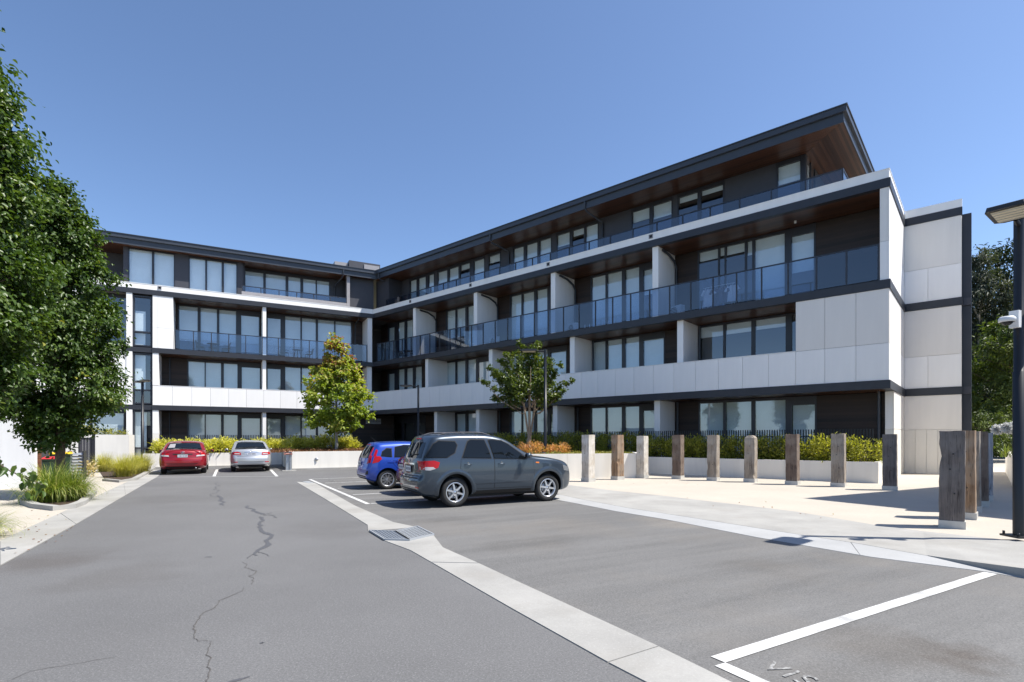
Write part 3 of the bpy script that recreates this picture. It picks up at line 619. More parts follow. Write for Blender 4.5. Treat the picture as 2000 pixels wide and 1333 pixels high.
# windows of the short wing
LA = [(13.54, 12.37), (12.19, 11.12), (10.98, 9.85), (9.51, 8.27)]
LB = [(7.67, 6.73), (6.40, 5.26), (5.16, 4.09), (3.94, 2.66), (2.57, 1.30)]
LA1 = [(12.96, 11.92), (11.86, 10.85), (10.68, 9.75), (9.47, 8.20)]
YL = 2.0
window(FL, YL, 7.85, 11.395, tops(LA, 11.28, 11.02, [.75, .8, .8, .9])); window(FL, YL, 7.85, 11.395, [(a, b, 11.02 if i == 0 else 11.28, .99 if i else .9) for i, (a, b) in enumerate(LB)])
for f, ztp in ((1, (7.28, 7.05)), (0, (3.38, 3.15))):
    window(FL, YL, ZF[f] + .05, ZB[f] - .005, [(a, b, ztp[1] if i == 3 else ztp[0], ([.72, .72, .99, .99] if f else [.99, .99, .99, .99])[i]) for i, (a, b) in enumerate(LA1)])
    window(FL, YL, ZF[f] + .05, ZB[f] - .005, [(a, b, ztp[1] if i == 0 else ztp[0], .99) for i, (a, b) in enumerate(LB)])
wall_between(FL, YL, 7.82, 11.397, [(14.0, 13.62), (1.22, .3)], 'timber'); 
for f in (0, 1): wall_between(FL, YL, ZF[f] + .02, ZB[f] - .003, [(14.6, 13.04), (1.22, .3)], 'timber')
# white two-storey panel block left of the balconies, second floor
for ta, tb in ((13.76, 14.65), (14.65, 14.95)):
    bx('panel', FL, ta + .005, tb - .005, 0, .05, 7.81, 9.2 - .006, 'white'); bx('panel', FL, ta + .005, tb - .005, 0, .05, 9.2 + .006, 11.39, 'white')
bx('wall_core', FL, 13.76, 14.95, .052, YL + .1, 7.81, 11.39, 'white')
# narrow stair windows, white pier and the part behind the street trees
for f, (z0, zm, z1) in enumerate(((.1, .95, 3.5), (3.95, 4.9, 7.4), (7.87, 8.85, 11.3))):
    x0, x1 = -16.08, -15.0
    mb = MB(); mb.box(x0, x0+.09, .12, .5, z0, z1).box(x1-.09, x1, .12, .5, z0, z1).box(x0+.09, x1-.09, .12, .5, z1-.09, z1).box(x0+.09, x1-.09, .12, .5, z0, z0+.09).box(x0+.09, x1-.09, .14, .5, zm-.05, zm+.05)
    w = mb.build('stair_window', M['frame'], bld, FL); I = Matrix.Identity(4)
    boxo('pane', I, x0+.09, x1-.09, .3, .312, z0+.09, zm-.05, M['glass'], w); boxo('pane', I, x0+.09, x1-.09, .3, .312, zm+.05, z1-.09, M['glass'], w)
    boxo('blind', I, x0+.11, x1-.11-(.28 if f else .22), .42, .43, zm+.06, z1-(1.0 if f == 2 else .1), M['blind'], w)
    if f != 1: boxo('blind', I, x0+.11, x1-.4, .42, .43, z0+.1, zm-.06, M['blind'], w)
    bx('wall_core', FL, 14.96, 23, YL + .6, YL + .75, z0 - .1, z1, 'greywall')
    bx('pier', FL, 16.09, 16.42, 0, 1.6, ZF[f] + .003, ZB[f] - .003, 'white')
for zb, zt in ((3.55, 3.88), (7.46, 7.80)): bx('slab_band', FL, 14.99, 23, .02, .26, zb, zt, 'band')
panels(FL, 16.43, 21.1, 1.17, 3.885, 7.455, 'white', .04); bx('wall_core', FL, 16.43, 23, .095, .6, 3.89, 7.45, 'greywall')
window(FL, 1.0, 7.85, 11.395, [(18.6, 17.6, 11.2, 0), (17.5, 16.55, 11.2, 0)]); panels(FL, 18.7, 23, 1.15, 7.805, 11.395, 'white', .04); bx('wall_core', FL, 18.7, 23, .095, 1.2, 7.82, 11.38, 'greywall')
window(FL, .3, .05, 3.545, [(19.5, 18.4, 3.3, .9), (18.3, 16.6, 3.3, .8)]); panels(FL, 19.6, 23, 1.15, 0.0, 3.545, 'white', .04)

# glass balustrades --------------------------------------------------------------------
def balustrade(fr, ts, y, z0, z1, cross=None):
    mb = MB()
    for t in ts: mb.box(-t - .028, -t + .028, y - .03, y + .03, z0, z1 - .045)
    mb.box(-max(ts) - .028, -min(ts) + .028, y - .035, y + .035, z1 - .045, z1)
    b = mb.build('balustrade', M['frame'], bld, fr); I = Matrix.Identity(4)
    for a, c in zip(sorted(ts)[:-1], sorted(ts)[1:]):
        boxo('glass_panel', I, -c + .035, -a - .035, y - .006, y + .006, z0 + .06, z1 - .05, M['balglass'], b)
    return b
balustrade(FR, [.35 + 1.0875*i for i in range(32)], .07, 7.80, 9.27)
balustrade(FR, [1.71 + 1.405*i for i in range(24)], .9, 12.0, 13.0)
balustrade(FL, [.45 + 1.1*i for i in range(13)], .07, 7.80, 9.19)
balustrade(FL, [1.94 + (9.47-1.94)/6*i for i in range(7)], .6, 12.50, 12.95)
mb = MB(); mb.box(-1.74, -1.68, .94, 3.8, 12.955, 13.0)
for y in (2.3, 3.7): mb.box(-1.738, -1.682, y - .03, y + .03, 12.0, 12.955)
bb = mb.build('balustrade', M['frame'], bld, FR)
for ya, yb in ((.95, 2.26), (2.34, 3.66)): boxo('glass_panel', Matrix.Identity(4), -1.716, -1.704, ya, yb, 12.06, 12.95, M['balglass'], bb)

# top floor -----------------------------------------------------------------------------
Y3 = 2.27; zb3, zt3 = 12.03, 14.75
top = [[(32.64, 31.78), (31.58, 30.62), (30.3, 29.62)], [(29.19, 28.07), (27.89, 26.81), (26.61, 25.6), (25.2, 24.13)], [(23.67, 22.58)], [(21.35, 20.43), (20.21, 19.25), (19.08, 18.13)], [(17.66, 16.67), (16.46, 15.6), (15.49, 14.62)], [(12.33, 11.25), (11.06, 9.95)], [(9.55, 8.51), (8.32, 7.19)], [(4.62, 3.64)]]
tb = [[.99]*3, [.35, .35, .15, .99], [.2], [.99]*3, [.3, .15, .99], [.25, .3], [.12, .1], [.35]]
prev = 36.2
for ps, bs in zip(top, tb):
    w, X0, X1 = window(FR, Y3, zb3, zt3, [(a, b, 14.55, c) for (a, b), c in zip(ps, bs)])
    wall_between(FR, Y3, zb3, zt3 + .005, [(prev, -X0)], 'greywall'); prev = -X1
bx('corner_post', FR, 3.41, prev, Y3 - .03, Y3 + .2, zb3, zt3, 'frame')
bx('end_wall', FR, 3.41, 3.6, 4.2, 13.5, zb3, zt3, 'greywall'); bx('rear_room_wall', FR, 3.7, 36, 5.0, 5.1, zb3, zt3, 'room')
mb = MB(); mb.box(-3.5, -3.41, Y3+.21, Y3+.3, zb3, zt3).box(-3.5, -3.41, 3.25, 3.33, zb3, zt3).box(-3.5, -3.41, 4.1, 4.19, zb3, zt3)
we = mb.build('window', M['frame'], bld, FR); boxo('pane', Matrix.Identity(4), -3.456, -3.444, Y3+.3, 3.25, zb3, zt3, M['glass'], we); boxo('pane', Matrix.Identity(4), -3.456, -3.444, 3.33, 4.1, zb3, zt3, M['glass'], we)
boxo('blind', Matrix.Identity(4), -3.6, -3.59, Y3+.35, 4.05, 13.2, zt3, M['blind'], we)
# short wing, top floor: windows near the front, recessed balcony, dark corner
YT = 1.05
window(FL, YT, 12.2, zt3, [(16.4, 15.09, 14.66, .985), (14.97, 13.79, 14.66, .985)]); window(FL, YT, 12.2, zt3, [(12.83, 11.85, 14.6, .985), (11.75, 10.8, 14.6, .985), (10.67, 9.84, 14.6, .985)])
bx('sill_wall', FL, 9.4, 16.63, YT + .0, YT + .1, 11.995, 12.2, 'greywall')
for a, b in ((16.72, 16.47), (13.72, 12.9), (9.77, 9.42)): bx('wall_cladding', FL, a, b, YT - .06, YT + .12, 12.2, zt3 + .005, 'greywall')
bx('wall_cladding', FL, 9.42, 9.3, YT + .121, 2.25, 12.0, zt3, 'greywall'); bx('wall_cladding', FL, 16.72, 16.6, YT + .121, 3.0, 12.0, zt3, 'greywall'); bx('wall_cladding', FL, 16.72, 23, 3.0, 3.1, 12.0, zt3, 'greywall')
window(FL, 2.2, 12.03, zt3, [(9.22, 7.95, 14.5, .99), (7.79, 6.34, 14.5, .99), (6.15, 5.24, 14.5, .7), (5.04, 4.07, 14.5, .45), (3.99, 3.03, 14.5, .45)])
wall_between(FL, 2.2, 12.0, zt3 + .005, [(2.95, 1.2)], 'greywall')
bx('upstand', FL, 1.95, 9.5, .5, .7, 11.995, 12.5, 'palegrey'); bx('column', FL, 1.70, 1.94, .5, .9, 11.995, zt3, 'palegrey')
bx('wall_cladding', FL, 1.70, -.3, .9, 2.15, 11.995, zt3, 'greywall'); bx('wall_cladding', FR, 35.5, 33.75, .95, Y3 - .04, 12.005, zt3, 'greywall')
bx('rear_room_wall', FL, 0, 23, 4.6, 4.7, 12.0, zt3, 'room')
# roof: soffit boards, fascia, gutter edge
def poly(name, fr, pts, z0, z1, m): return MB().prism(pts, z0, z1).build(name, M[m], bld, fr)
poly('eaves_soffit', FR, [(-1.62,.44), (-36.5,.44), (-36.5,2.6), (-3.74,2.56)], 14.762, 14.785, 'soffit_x')
poly('eaves_soffit', FR, [(-1.62,.455), (-3.755,2.59), (-3.755,13.5), (-1.62,13.5)], 14.762, 14.785, 'soffit_y')
poly('eaves_soffit', FL, [(-22.5,.34), (0.6,.34), (0.6,3.1), (-22.5,3.1)], 14.766, 14.789, 'soffit_x')
def pt(fr, x, y): v = fr @ Vector((x, y, 0)); return Vector((v.x, v.y))
def isect(p, d, q, e):
    k = ((q.x-p.x)*e.y - (q.y-p.y)*e.x) / (d.x*e.y - d.y*e.x); return p + d*k
dR, dL = Vector((.751,-.66)), Vector((.8823,.4709))
def roofpoly(eR, eL, eE):
    return [pt(FR, -eE, eR), pt(FR, -eE, 14), isect(pt(FR, 0, 14), dR, pt(FL, 0, 12), dL), pt(FL, -22.6, 12), pt(FL, -22.6, eL), isect(pt(FR, 0, eR), dR, pt(FL, 0, eL), dL)]
poly('fascia', Matrix.Identity(4), roofpoly(.42, .32, 1.6), 14.79, 15.10, 'fascia')
poly('gutter', Matrix.Identity(4), roofpoly(.30, .20, 1.48), 15.102, 15.34, 'fascia'); poly('roof_edge', Matrix.Identity(4), roofpoly(.26, .16, 1.44), 15.342, 15.385, 'fascia')
# drip angle under the fascia
bx('drip_angle', FR, 1.6, 35.8, .40, .435, 14.70, 14.79, 'fascia'); bx('drip_angle', FR, 1.58, 1.615, .44, 13.5, 14.70, 14.79, 'fascia'); bx('drip_angle', FL, -.4, 22.5, .30, .335, 14.70, 14.79, 'fascia')
# downpipes from the gutter, and on the dividing walls
def pipe(fr, pts, r=.05): MB().tube([(-t, y, z) for t, y, z in pts], r, 8).build('downpipe', M['fascia'], bld, fr)
for t in (34.3, 21.75, 14.3): pipe(FR, [(t, .36, 15.1), (t, .36, 14.72), (t - .02, .5, 14.58), (t - .05, Y3 - .15, 14.45), (t - .05, Y3 - .1, 14.3), (t - .05, Y3 - .1, 12.0)], .055)
pipe(FL, [(2.26, .26, 15.1), (2.26, .26, 14.72), (2.3, .4, 14.55), (2.6, 2.0, 14.2), (2.6, 2.08, 14.0), (2.6, 2.08, 12.0)], .055)
for t in (9.6, 16.12, 22.62, 29.12): pipe(FR, [(t, .45, 11.28), (t, 1.2, 11.22), (t - .02, YW - .3, 11.0), (t - .04, YW - .1, 10.7), (t - .04, YW - .1, 7.8)], .06)
for t in (14.8, 8.3): pipe(FR, [(t, YW - .1, 7.46), (t, YW - .1, 3.88)], .06)
for t in (9.5, 15.9, 22.4, .55): pipe(FR, [(t, YW - .1, 3.55), (t, YW - .1, 0)], .06)
pipe(FR, [(.5, 1.3, 3.55), (.5, 1.3, 0)], .045)
for f in (0, 1): pipe(FL, [(14.1, YL - .12, ZB[f]), (14.1, YL - .12, ZF[f])], .05)
pipe(FL, [(1.0, .5, 11.3), (1.0, 1.7, 11.2), (1.0, 1.85, 10.9), (1.0, 1.85, 7.8)], .06)
# roof plant behind the inner corner
rp = MB().box(-.24, 2.7, 8.2, 11.5, 15.4, 18.5); o = rp.build('roof_plant', M['greywall'], bld, FL)
boxo('louvre_panel', Matrix.Identity(4), 1.15, 2.6, 8.13, 8.198, 16.6, 18.3, M['palegrey'], o)
boxo('plant_cover', FL, -1.5, -.28, 8.5, 11.5, 15.4, 18.3, M['palegrey'], bld)
# wall lights under the slabs
for t in (3.6, 10.2, 16.8): MB().lathe([(0,0),(.05,0),(.05,.12),(0,.12)], 10, c=(-t, 1.2, 11.28)).build('ceiling_light', M['plastic_white'], bld, FR)

# garden terrace fences of black pickets ------------------------------------------------------
def fence(fr, t0, t1, y, z0, z1, step, label):
    f = empty('picket_fence', (CX, CY, 0), 0, label, 'fence')
    mb = MB(); mb.box(-t1, -t0, y - .02, y + .02, z0 + .1, z0 + .14).box(-t1, -t0, y - .02, y + .02, z1 - .32, z1 - .28); mb.build('rail', M['pole'], f, fr)
    n = int((t1 - t0) / step); me = MB().box(-.021, .021, -.012, .012, 0, z1 - z0).mesh('picket', M['pole'])
    for i in range(n + 1):
        o = bpy.data.objects.new('picket', me); link(o, f, fr @ Matrix.Translation((-t0 - i*step, y + .0, z0)))
    return f
fence(FR, .5, 26.9, -.25, .7, 1.98, .102, 'long black picket fence behind the hedge along the shaded wing')
fence(FL, 1.2, 14.5, -.6, .3, 1.86, .108, 'black picket fence behind the golden shrubs along the sunlit wing')

# ------------------------------------------------------------------ planter walls, low walls, neighbours
def gl(fr, x, y):          # wing frame -> world
    v = bld.matrix_basis @ fr @ Vector((x, y, 0)) if False else Matrix.Translation((CX, CY, 0)) @ fr @ Vector((x, y, 0)); return (v.x, v.y)
def wall_thing(name, pts, th, z1, m, label, cat, z0=-.05, cap=True):
    """a wall running along pts (x, y), th thick to its left, built pour by pour"""
    o = empty(name, (*pts[0], 0), 0, label, cat); fr = Matrix.Translation((-pts[0][0], -pts[0][1], 0))
    P = [Vector(p) for p in pts]
    for a, b in zip(P[:-1], P[1:]):
        d = b - a; n = max(1, round(d.length / 3.2)); nn = Vector((-d.y, d.x)).normalized() * th
        for i in range(n):
            p, q = a + d*(i/n + .004/d.length), a + d*((i+1)/n - .004/d.length)
            MB().prism([p, q, q + nn, p + nn], z0, z1).build('wall_section', M[m], o, fr)
    return o
wA = [gl(FL, x, -14.5) for x in (-14.9, -10.5)]; 
A0, A1, A2 = Vector(gl(FL, -7.6, -14.5)), Vector(gl(FL, -3.7, -14.5)), Vector(gl(FL, -2.4, -13.4)); B0, B1 = Vector(gl(FL, -14.4, -9.75)), Vector(gl(FL, -7.62, -9.75))
wall_thing('planter_wall', [Vector(gl(FL, -7.6, -9.7)), A0, A1], .18, .93, 'render', 'pale rendered planter wall under the maple, right of the hydrant post', 'planter wall')
wall_thing('planter_wall', [B0, B1], .18, .80, 'render', 'pale rendered planter wall set back behind the red and silver sedans', 'planter wall')
wall_thing('planter_wall', [(-1.2, 23.6), (-.9, 20.05), (5.25, 21.75), (5.55, 24.6)], .18, 1.0, 'render', 'sunlit pale planter wall beside the nose of the grey wagon', 'planter wall')
L0, L1 = Vector(gl(FR, -9.2, -2.75)), Vector(gl(FR, -.05, -2.45)); L2 = Vector(gl(FR, -.05, 1.45))
wall_thing('planter_wall', [L0, L1, L2], .16, .76, 'render', 'low shaded planter wall behind the row of timber posts', 'planter wall')
for nm, pts, z in (('garden_bed', [A0 + Vector((.05,.2)), A1 + Vector((-.08,.17)), A2, Vector(gl(FL, 1.0, -1.2)), Vector(gl(FL, -7.5, -.6))], .86),
                   ('garden_bed', [B0 + Vector((0,.15)), B1 + Vector((-.05,.15)), Vector(gl(FL, -7.65, -.6)), Vector(gl(FL, -14.3, -.6))], .74),
                   ('garden_bed', [(-1.0, 23.6), (-.7, 20.3), (5.05, 21.9), (5.35, 24.6), gl(FR, -9.3, -.4), gl(FR, -20, -.4)], .90),
                   ('garden_bed', [L0 + Vector((.12,.15)), L1 + Vector((-.05,.2)), Vector(gl(FR, -.25, -.3)), Vector(gl(FR, -9.3, -.35))], .68)):
    o = MB().prism(pts, z - .3, z).build(nm, M['soil']); o['kind'] = 'structure'
# low kerb along the foot of the long planter wall
mb = MB(); k0, k1 = A0 + Vector((.02, -.02)), A1 + Vector((.02, -.02)); dn = Vector((.4709, -.8823)) * .14
mb.prism([k0 + dn, k1 + dn, k1, k0], -.02, .075); o = mb.build('kerb', M['concrete']); o['kind'] = 'structure'
mb = MB(); mb.prism([B0 + dn*1.0, B1 + dn*1.0, B1, B0], -.02, .09); o = mb.build('kerb', M['concrete']); o['kind'] = 'structure'
# left: low white wall in front of the short wing, with its shrub bed
wl0 = Vector(gl(FL, -19.6, -2.4)); wl1 = Vector(gl(FL, -15.95, -2.4)); wl2 = Vector(gl(FL, -15.95, -.1))
wall_thing('garden_wall', [wl0, wl1, wl2], .2, 1.84, 'render', 'pale garden wall left of the stair windows, topped by a clipped shrub', 'wall')
o = MB().prism([wl0 + Vector((-.1,.25)), wl1 + Vector((-.2,.2)), wl2 + Vector((-.25,0)), Vector(gl(FL, -19.5, -.1))], 1.3, 1.7).build('garden_bed', M['soil']); o['kind'] = 'structure'
# garage block at the left edge: white rendered front, red timber return
gc = Vector((-15.5, 17.4)); dB, dK = Vector((.8823, .4709)), Vector((-.4709, .8823))
gar = empty('garage_block', (gc.x, gc.y, 0), 0, 'white rendered garage block with a red timber return at the left edge', 'garage')
FG = Matrix.Rotation(aL, 4, 'Z')
MB().box(-7, 0, 0, .25, 0, 2.75).build('front_wall', M['garage'], gar, FG); MB().box(-7, 0, .01, .24, -.02, .06).build('plinth', M['greywall'], gar, FG) if False else None
MB().box(-.25, -.0, .252, .62, 0, 2.75).build('timber_return', M['redwood'], gar, FG)
for i in range(18): boxo('board', FG, -.0, .022, .255, .615, .03 + i*.15, .17 + i*.15, M['redwood'], gar)
MB().box(-7, -.9, .26, 6, 0, 2.7).build('rear_block', M['greywall'], gar, FG); MB().box(-7.1, .06, -.06, .7, 2.752, 2.9).build('parapet_cap', M['band'], gar, FG)
MB().box(-7, -.01, 1.3, 1.4, 0, 2.4).build('bin_screen', M['redwood'], gar, FG) if False else None
# slatted screen and gate
ls = empty('louvre_screen', (*at(149, 20.6), 0), aL, 'dark louvred screen with curved slats beside the bins', 'screen'); I4 = Matrix.Identity(4)
MB().box(-.24, -.2, -.05, .4, 0, 1.12).box(.2, .24, -.05, .4, 0, 1.12).build('post', M['frame'], ls, I4)
for i in range(8):
    MB().add([(-.2,-.04,.13+i*.12),(.2,-.04,.13+i*.12),(.2,.03,.21+i*.12),(-.2,.03,.21+i*.12),(-.2,-.03,.12+i*.12),(.2,-.03,.12+i*.12),(.2,.04,.20+i*.12),(-.2,.04,.20+i*.12)], [(0,1,2,3),(7,6,5,4),(0,4,5,1),(3,2,6,7),(0,3,7,4),(1,5,6,2)]).build('slat', M['steel'], ls, I4)
gt = empty('side_gate', (*at(167, 25.5), 0), aL, 'dark grey side gate beside the pale garden wall', 'gate')
MB().box(-.27, -.22, -.03, .03, 0, 1.75).box(.25, .36, -.06, .06, 0, 1.8).box(-.22, .25, -.02, .02, .1, .2).box(-.22, .25, -.02, .02, 1.55, 1.65).build('gate_frame', M['frame'], gt, I4)
for i in range(4): boxo('slat', I4, -.215 + i*.116, -.215 + i*.116 + .105, -.012, .012, .2, 1.55, M['greywall'], gt)
# paved strip and retaining wall on the right, behind the posts
wall_thing('retaining_wall', [(23.3, 25.4), (15.9, 17.0), (19.5, 13.6)], .2, 1.0, 'render', 'pale retaining wall of the raised bed with white flowers at the right edge', 'wall') if False else None
rw = wall_thing('retaining_wall', [(19.4, 14.4), (15.75, 16.8), (23.4, 25.4), (29, 22)], -.2, 1.0, 'render', 'pale retaining wall of the raised bed with white flowers at the right edge', 'wall')
o = MB().prism([(19.4, 14.7), (16.0, 16.9), (23.5, 25.15), (29, 21.8), (26, 14)], .5, .93).build('garden_bed', M['soil']); o['kind'] = 'structure'
# neighbouring building out of the frame on the right: its shade falls on the plaza
nb = empty('neighbour_building', (13.95, 13.42, 0), 0, 'white neighbouring building just outside the right edge of the picture', 'building')
MB().box(0, 14, -9, 0, 0, 9.6).build('wall', M['white'], nb, FG); MB().box(-.0, 14, -9, .0, 9.602, 10.0).build('parapet_band', M['band'], nb, FG)
for f in range(3):
    for i in range(3):
        w = MB().box(-.04, -.001, -2.6 - i*2.8, -1.2 - i*2.8, 1.0 + f*3.1, 2.6 + f*3.1).build('window', M['frame'], nb, FG)
        MB().box(-.05, -.041, -2.5 - i*2.8, -1.3 - i*2.8, 1.1 + f*3.1, 2.5 + f*3.1).build('pane', M['glass'], w, I4)
# kerb islands round the left beds
def kerb_arc(pts, w, h):
    mb = MB(); P = [Vector(p) for p in pts]; n = len(P); L_, R2 = [], []
    for i, p in enumerate(P):
        t = (P[min(i+1,n-1)] - P[max(i-1,0)]).normalized(); nn = Vector((-t.y, t.x)) * w / 2; L_.append(p + nn); R2.append(p - nn)
    mb.prism(L_ + list(reversed(R2)), -.02, h); o = mb.build('kerb', M['concrete']); o['kind'] = 'structure'
    for f in o.data.polygons: pass
kerb_arc([G(44,984), G(70,993), G(110,998), G(140,994.5), G(160,987), G(172,976), G(183,966)], .16, .11)
kerb_arc([G(205,940), G(235,943), G(262,939), G(282,928), G(303,914)], .18, .09)
o = MB().prism([G(60,987), G(110,994), G(150,988), G(172,968), G(120,955), G(50,962)], -.02, .035).build('garden_bed', M['soil']); o['kind'] = 'structure'
o = MB().prism([G(205,938), G(235,940), G(262,936), G(300,912), G(250,905), G(190,915)], -.02, .03).build('garden_bed', M['soil']); o['kind'] = 'structure'

# ------------------------------------------------------------------ vegetation
rng = np.random.default_rng(11)
def leaf_mesh(name, P, A, Nn, ln, wd, var, m, fold=.25):
    """one folded diamond leaf per row: base P, axis A, normal Nn"""
    n = len(P); A = A / np.linalg.norm(A, axis=1, keepdims=True)
    Sd = np.cross(A, Nn); Sd /= np.linalg.norm(Sd, axis=1, keepdims=True) + 1e-9
    U = np.cross(Sd, A); ln = ln.reshape(-1, 1); wd = wd.reshape(-1, 1)
    V = np.empty((n, 6, 3)); V[:, 0] = P
    q1 = P + A * ln * .28 + U * wd * fold * .9; q2 = P + A * ln * .68 + U * wd * fold * .7
    V[:, 1] = q1 + Sd * wd * .47; V[:, 2] = q2 + Sd * wd * .38; V[:, 3] = P + A * ln - U * ln * .12; V[:, 4] = q2 - Sd * wd * .38; V[:, 5] = q1 - Sd * wd * .47
    me = bpy.data.meshes.new(name); me.vertices.add(n*6); me.vertices.foreach_set('co', V.reshape(-1))
    idx = np.arange(n)[:, None] * 6 + np.array([0,1,2, 0,2,3, 0,3,4, 0,4,5])[None]
    me.loops.add(n*12); me.loops.foreach_set('vertex_index', idx.reshape(-1).astype(np.int32))
    me.polygons.add(n*4); me.polygons.foreach_set('loop_start', np.arange(0, n*12, 3, dtype=np.int32)); me.polygons.foreach_set('loop_total', np.full(n*4, 3, dtype=np.int32))
    at_ = me.attributes.new('var', 'FLOAT', 'POINT'); at_.data.foreach_set('value', np.repeat(var, 6).astype(np.float32))
    me.materials.append(m); me.update(); return me

def unit(n): v = rng.normal(size=(n, 3)); return v / np.linalg.norm(v, axis=1, keepdims=True)

def make_tree(name, label, cat, loc, h, base, rad, prof, nclump, per, rc, leaf, m, bark, trunk_r, stems=1, group=None, varfn=None, droop=.5, lean=(0,0), spray=.5, surf=.62, up=.25, squash=.8, sprays=None):
    """trunk, limbs to foliage clumps inside an envelope prof(h01)->0..1, then leaves spread round each clump"""
    t = empty(name, (loc[0], loc[1], loc[2] if len(loc) > 2 else 0), rng.uniform(0, 6.28), label, cat, group)
    z0 = h * base; C_ = []
    while len(C_) < nclump:
        u = rng.uniform(0, 1); a = rng.uniform(0, 2*np.pi); pr = prof(u)
        if rng.uniform() > pr + .12: continue
        q = rng.uniform(surf, 1.03) if rng.uniform() < .72 else rng.uniform(.1, surf)
        r = rad * pr * q * (1 + .16*math.sin(3*a + 7*u*3.1) + rng.normal(0, .06))
        C_.append((r*math.cos(a) + lean[0]*u, r*math.sin(a) + lean[1]*u, z0 + (h - z0)*u))
    C_ = np.array(C_); rcs = rc * rng.uniform(.5, 1.25, len(C_))
    if sprays:      # foliage carried on long ascending branches
        C_, rcs = [], []
        for i in range(sprays[0]):
            el = math.radians(rng.uniform(*sprays[1])); az = 2*math.pi*(i*.618 + rng.uniform(-.05, .05)); ln_ = (sprays[2] + sprays[3]*math.sin(el)**1.5)*rng.uniform(.78, 1.02)
            for q in np.linspace(.38, 1.0, 7):
                C_.append((ln_*q*math.cos(el)*math.cos(az) + rng.normal(0, .06), ln_*q*math.cos(el)*math.sin(az) + rng.normal(0, .06), z0*.93 + ln_*q*math.sin(el) + rng.normal(0, .06))); rcs.append(rc*(1.2 - .85*q))
        C_, rcs = np.array(C_), np.array(rcs); nclump = len(C_)
    tm = MB()
    if stems == 1:
        pts = [(0,0,0), (.02,.01,z0*.5), (.0,.03,z0), (lean[0]*.3,.02,h*.55), (lean[0]*.8, lean[1]*.8, h*.9)]
        tm.tube(pts, [trunk_r*1.25, trunk_r, trunk_r*.9, trunk_r*.5, trunk_r*.1], 9)
        tr = tm.build('trunk', bark, t)
        axis = lambda z: np.array([lean[0]*max(0, z/h), lean[1]*max(0, z/h), 0])
    else:
        tm.tube([(0,0,0), (.02,0,.35), (.0,.02,.75)], [trunk_r*1.25, trunk_r, trunk_r*.95], 9)
        for s in range(stems):
            a = 2*math.pi*s/stems + .4; tm.tube([(0,.01,.7), (.10*math.cos(a),.10*math.sin(a),1.2), (.28*math.cos(a),.28*math.sin(a),z0+.25), (rad*.45*math.cos(a),rad*.45*math.sin(a),h*.72)], [trunk_r*.7, trunk_r*.5, trunk_r*.42, trunk_r*.12], 7)
        tr = tm.build('trunk', bark, t); axis = lambda z: np.array([0, 0, 0])
    lm = MB(); sel = C_[rng.permutation(len(C_))[:min(len(C_), 46)]]
    for c in sel:
        rr = math.hypot(c[0], c[1]); zb = max(z0*.9, c[2] - rr*(.55 if h > 4 else .4)); b = axis(zb) + np.array([0, 0, zb])
        if stems > 1: b = np.array([c[0]*.35, c[1]*.35, zb*.98])
        md = (b + c)/2 + np.array([0, 0, -.08*rr]) + rng.normal(0, .05, 3)
        lm.tube([b, md, c], [trunk_r*.28, trunk_r*.17, trunk_r*.05], 5, caps=False)
    lm.build('limbs', bark, t)['kind'] = 'stuff'
    n = nclump * per; ci = np.repeat(np.arange(nclump), per)
    off = rng.normal(size=(n, 3)); off[:, 2] *= squash; off *= rcs[ci][:, None] * .62
    # leaves sit along small twigs: pull offsets onto a few directions per clump
    tw = unit(nclump*6).reshape(nclump, 6, 3); tw[..., 2] = tw[..., 2]*.7 + up; k = rng.integers(0, 6, n); d = tw[ci, k]; s = rng.uniform(0, 1.25, (n, 1))*(rcs[ci][:, None] if sprays else rc)
    P = C_[ci] + off*(1 - spray) + d*s*spray*1.4
    out = P - np.column_stack([np.full(n, lean[0]*.4), np.full(n, lean[1]*.4), P[:, 2]*.9]); out[:, 2] *= .2; out /= np.linalg.norm(out, axis=1, keepdims=True) + 1e-6
    A = out*.6 + unit(n)*.75; A[:, 2] -= droop
    Nn = unit(n)*.55 + out*.45 + np.array([0, 0, .75])
    l0, w0 = leaf; sc = rng.uniform(.65, 1.2, n)
    var = np.clip(rng.beta(2, 2.4, n)*.8 + rng.normal(0, .12, nclump)[ci] + .05, 0, 1)
    if varfn is not None: var = varfn(var, P, h)
    me = leaf_mesh('crown', P, A, Nn, l0*sc, w0*sc, var, m); link(bpy.data.objects.new('crown', me), t)
    return t

ovate = lambda u: max(0, (min(1, u/.28)**.55) * (1 - max(0, (u - .28)/.72)**1.7))
blunt = lambda u: max(0, (min(1, .35 + .65*u/.20)) * (1 - max(0, (u - .34)/.66)**2.6))
loose = lambda u: max(.08, min(1, .45 + u/.22*.55) * (1 - max(0, (u - .22)/.78)**1.55)*(1 + .14*math.sin(u*17)))
cone = lambda u: max(.03, min(1, (u/.12 + .35))*(1 - u)**.72)
vase = lambda u: (.38 + .62*min(1, u/.42)) * (1 if u < .66 else max(.22, 1 - (u-.66)*1.9))
ball = lambda u: math.sqrt(max(0, 1 - (2*u - 1)**2))
tall = lambda u: max(.1, math.sin(math.pi*min(1, u*.93 + .05))**.7)
red_top = lambda v, P, h: np.clip(v*.8 + .06 + np.clip((P[:, 2]/h - .45)*1.2, 0, .6)*rng.uniform(.0, 1.5, len(v)), 0, 1)
tip_top = lambda v, P, h: np.clip(v*.85 + np.clip((P[:, 2]/h - .72)*.9, 0, .3)*rng.uniform(.0, 1.5, len(v)), 0, 1)
pear1 = make_tree('pear_tree', 'tall glossy green pear tree at the far left edge, nearest the camera', 'tree', (-9.8, 9.0), 9.4, .2, 1.40, blunt, 330, 210, .46, (.10, .066), M['pear'], M['bark'], .12, droop=.6)
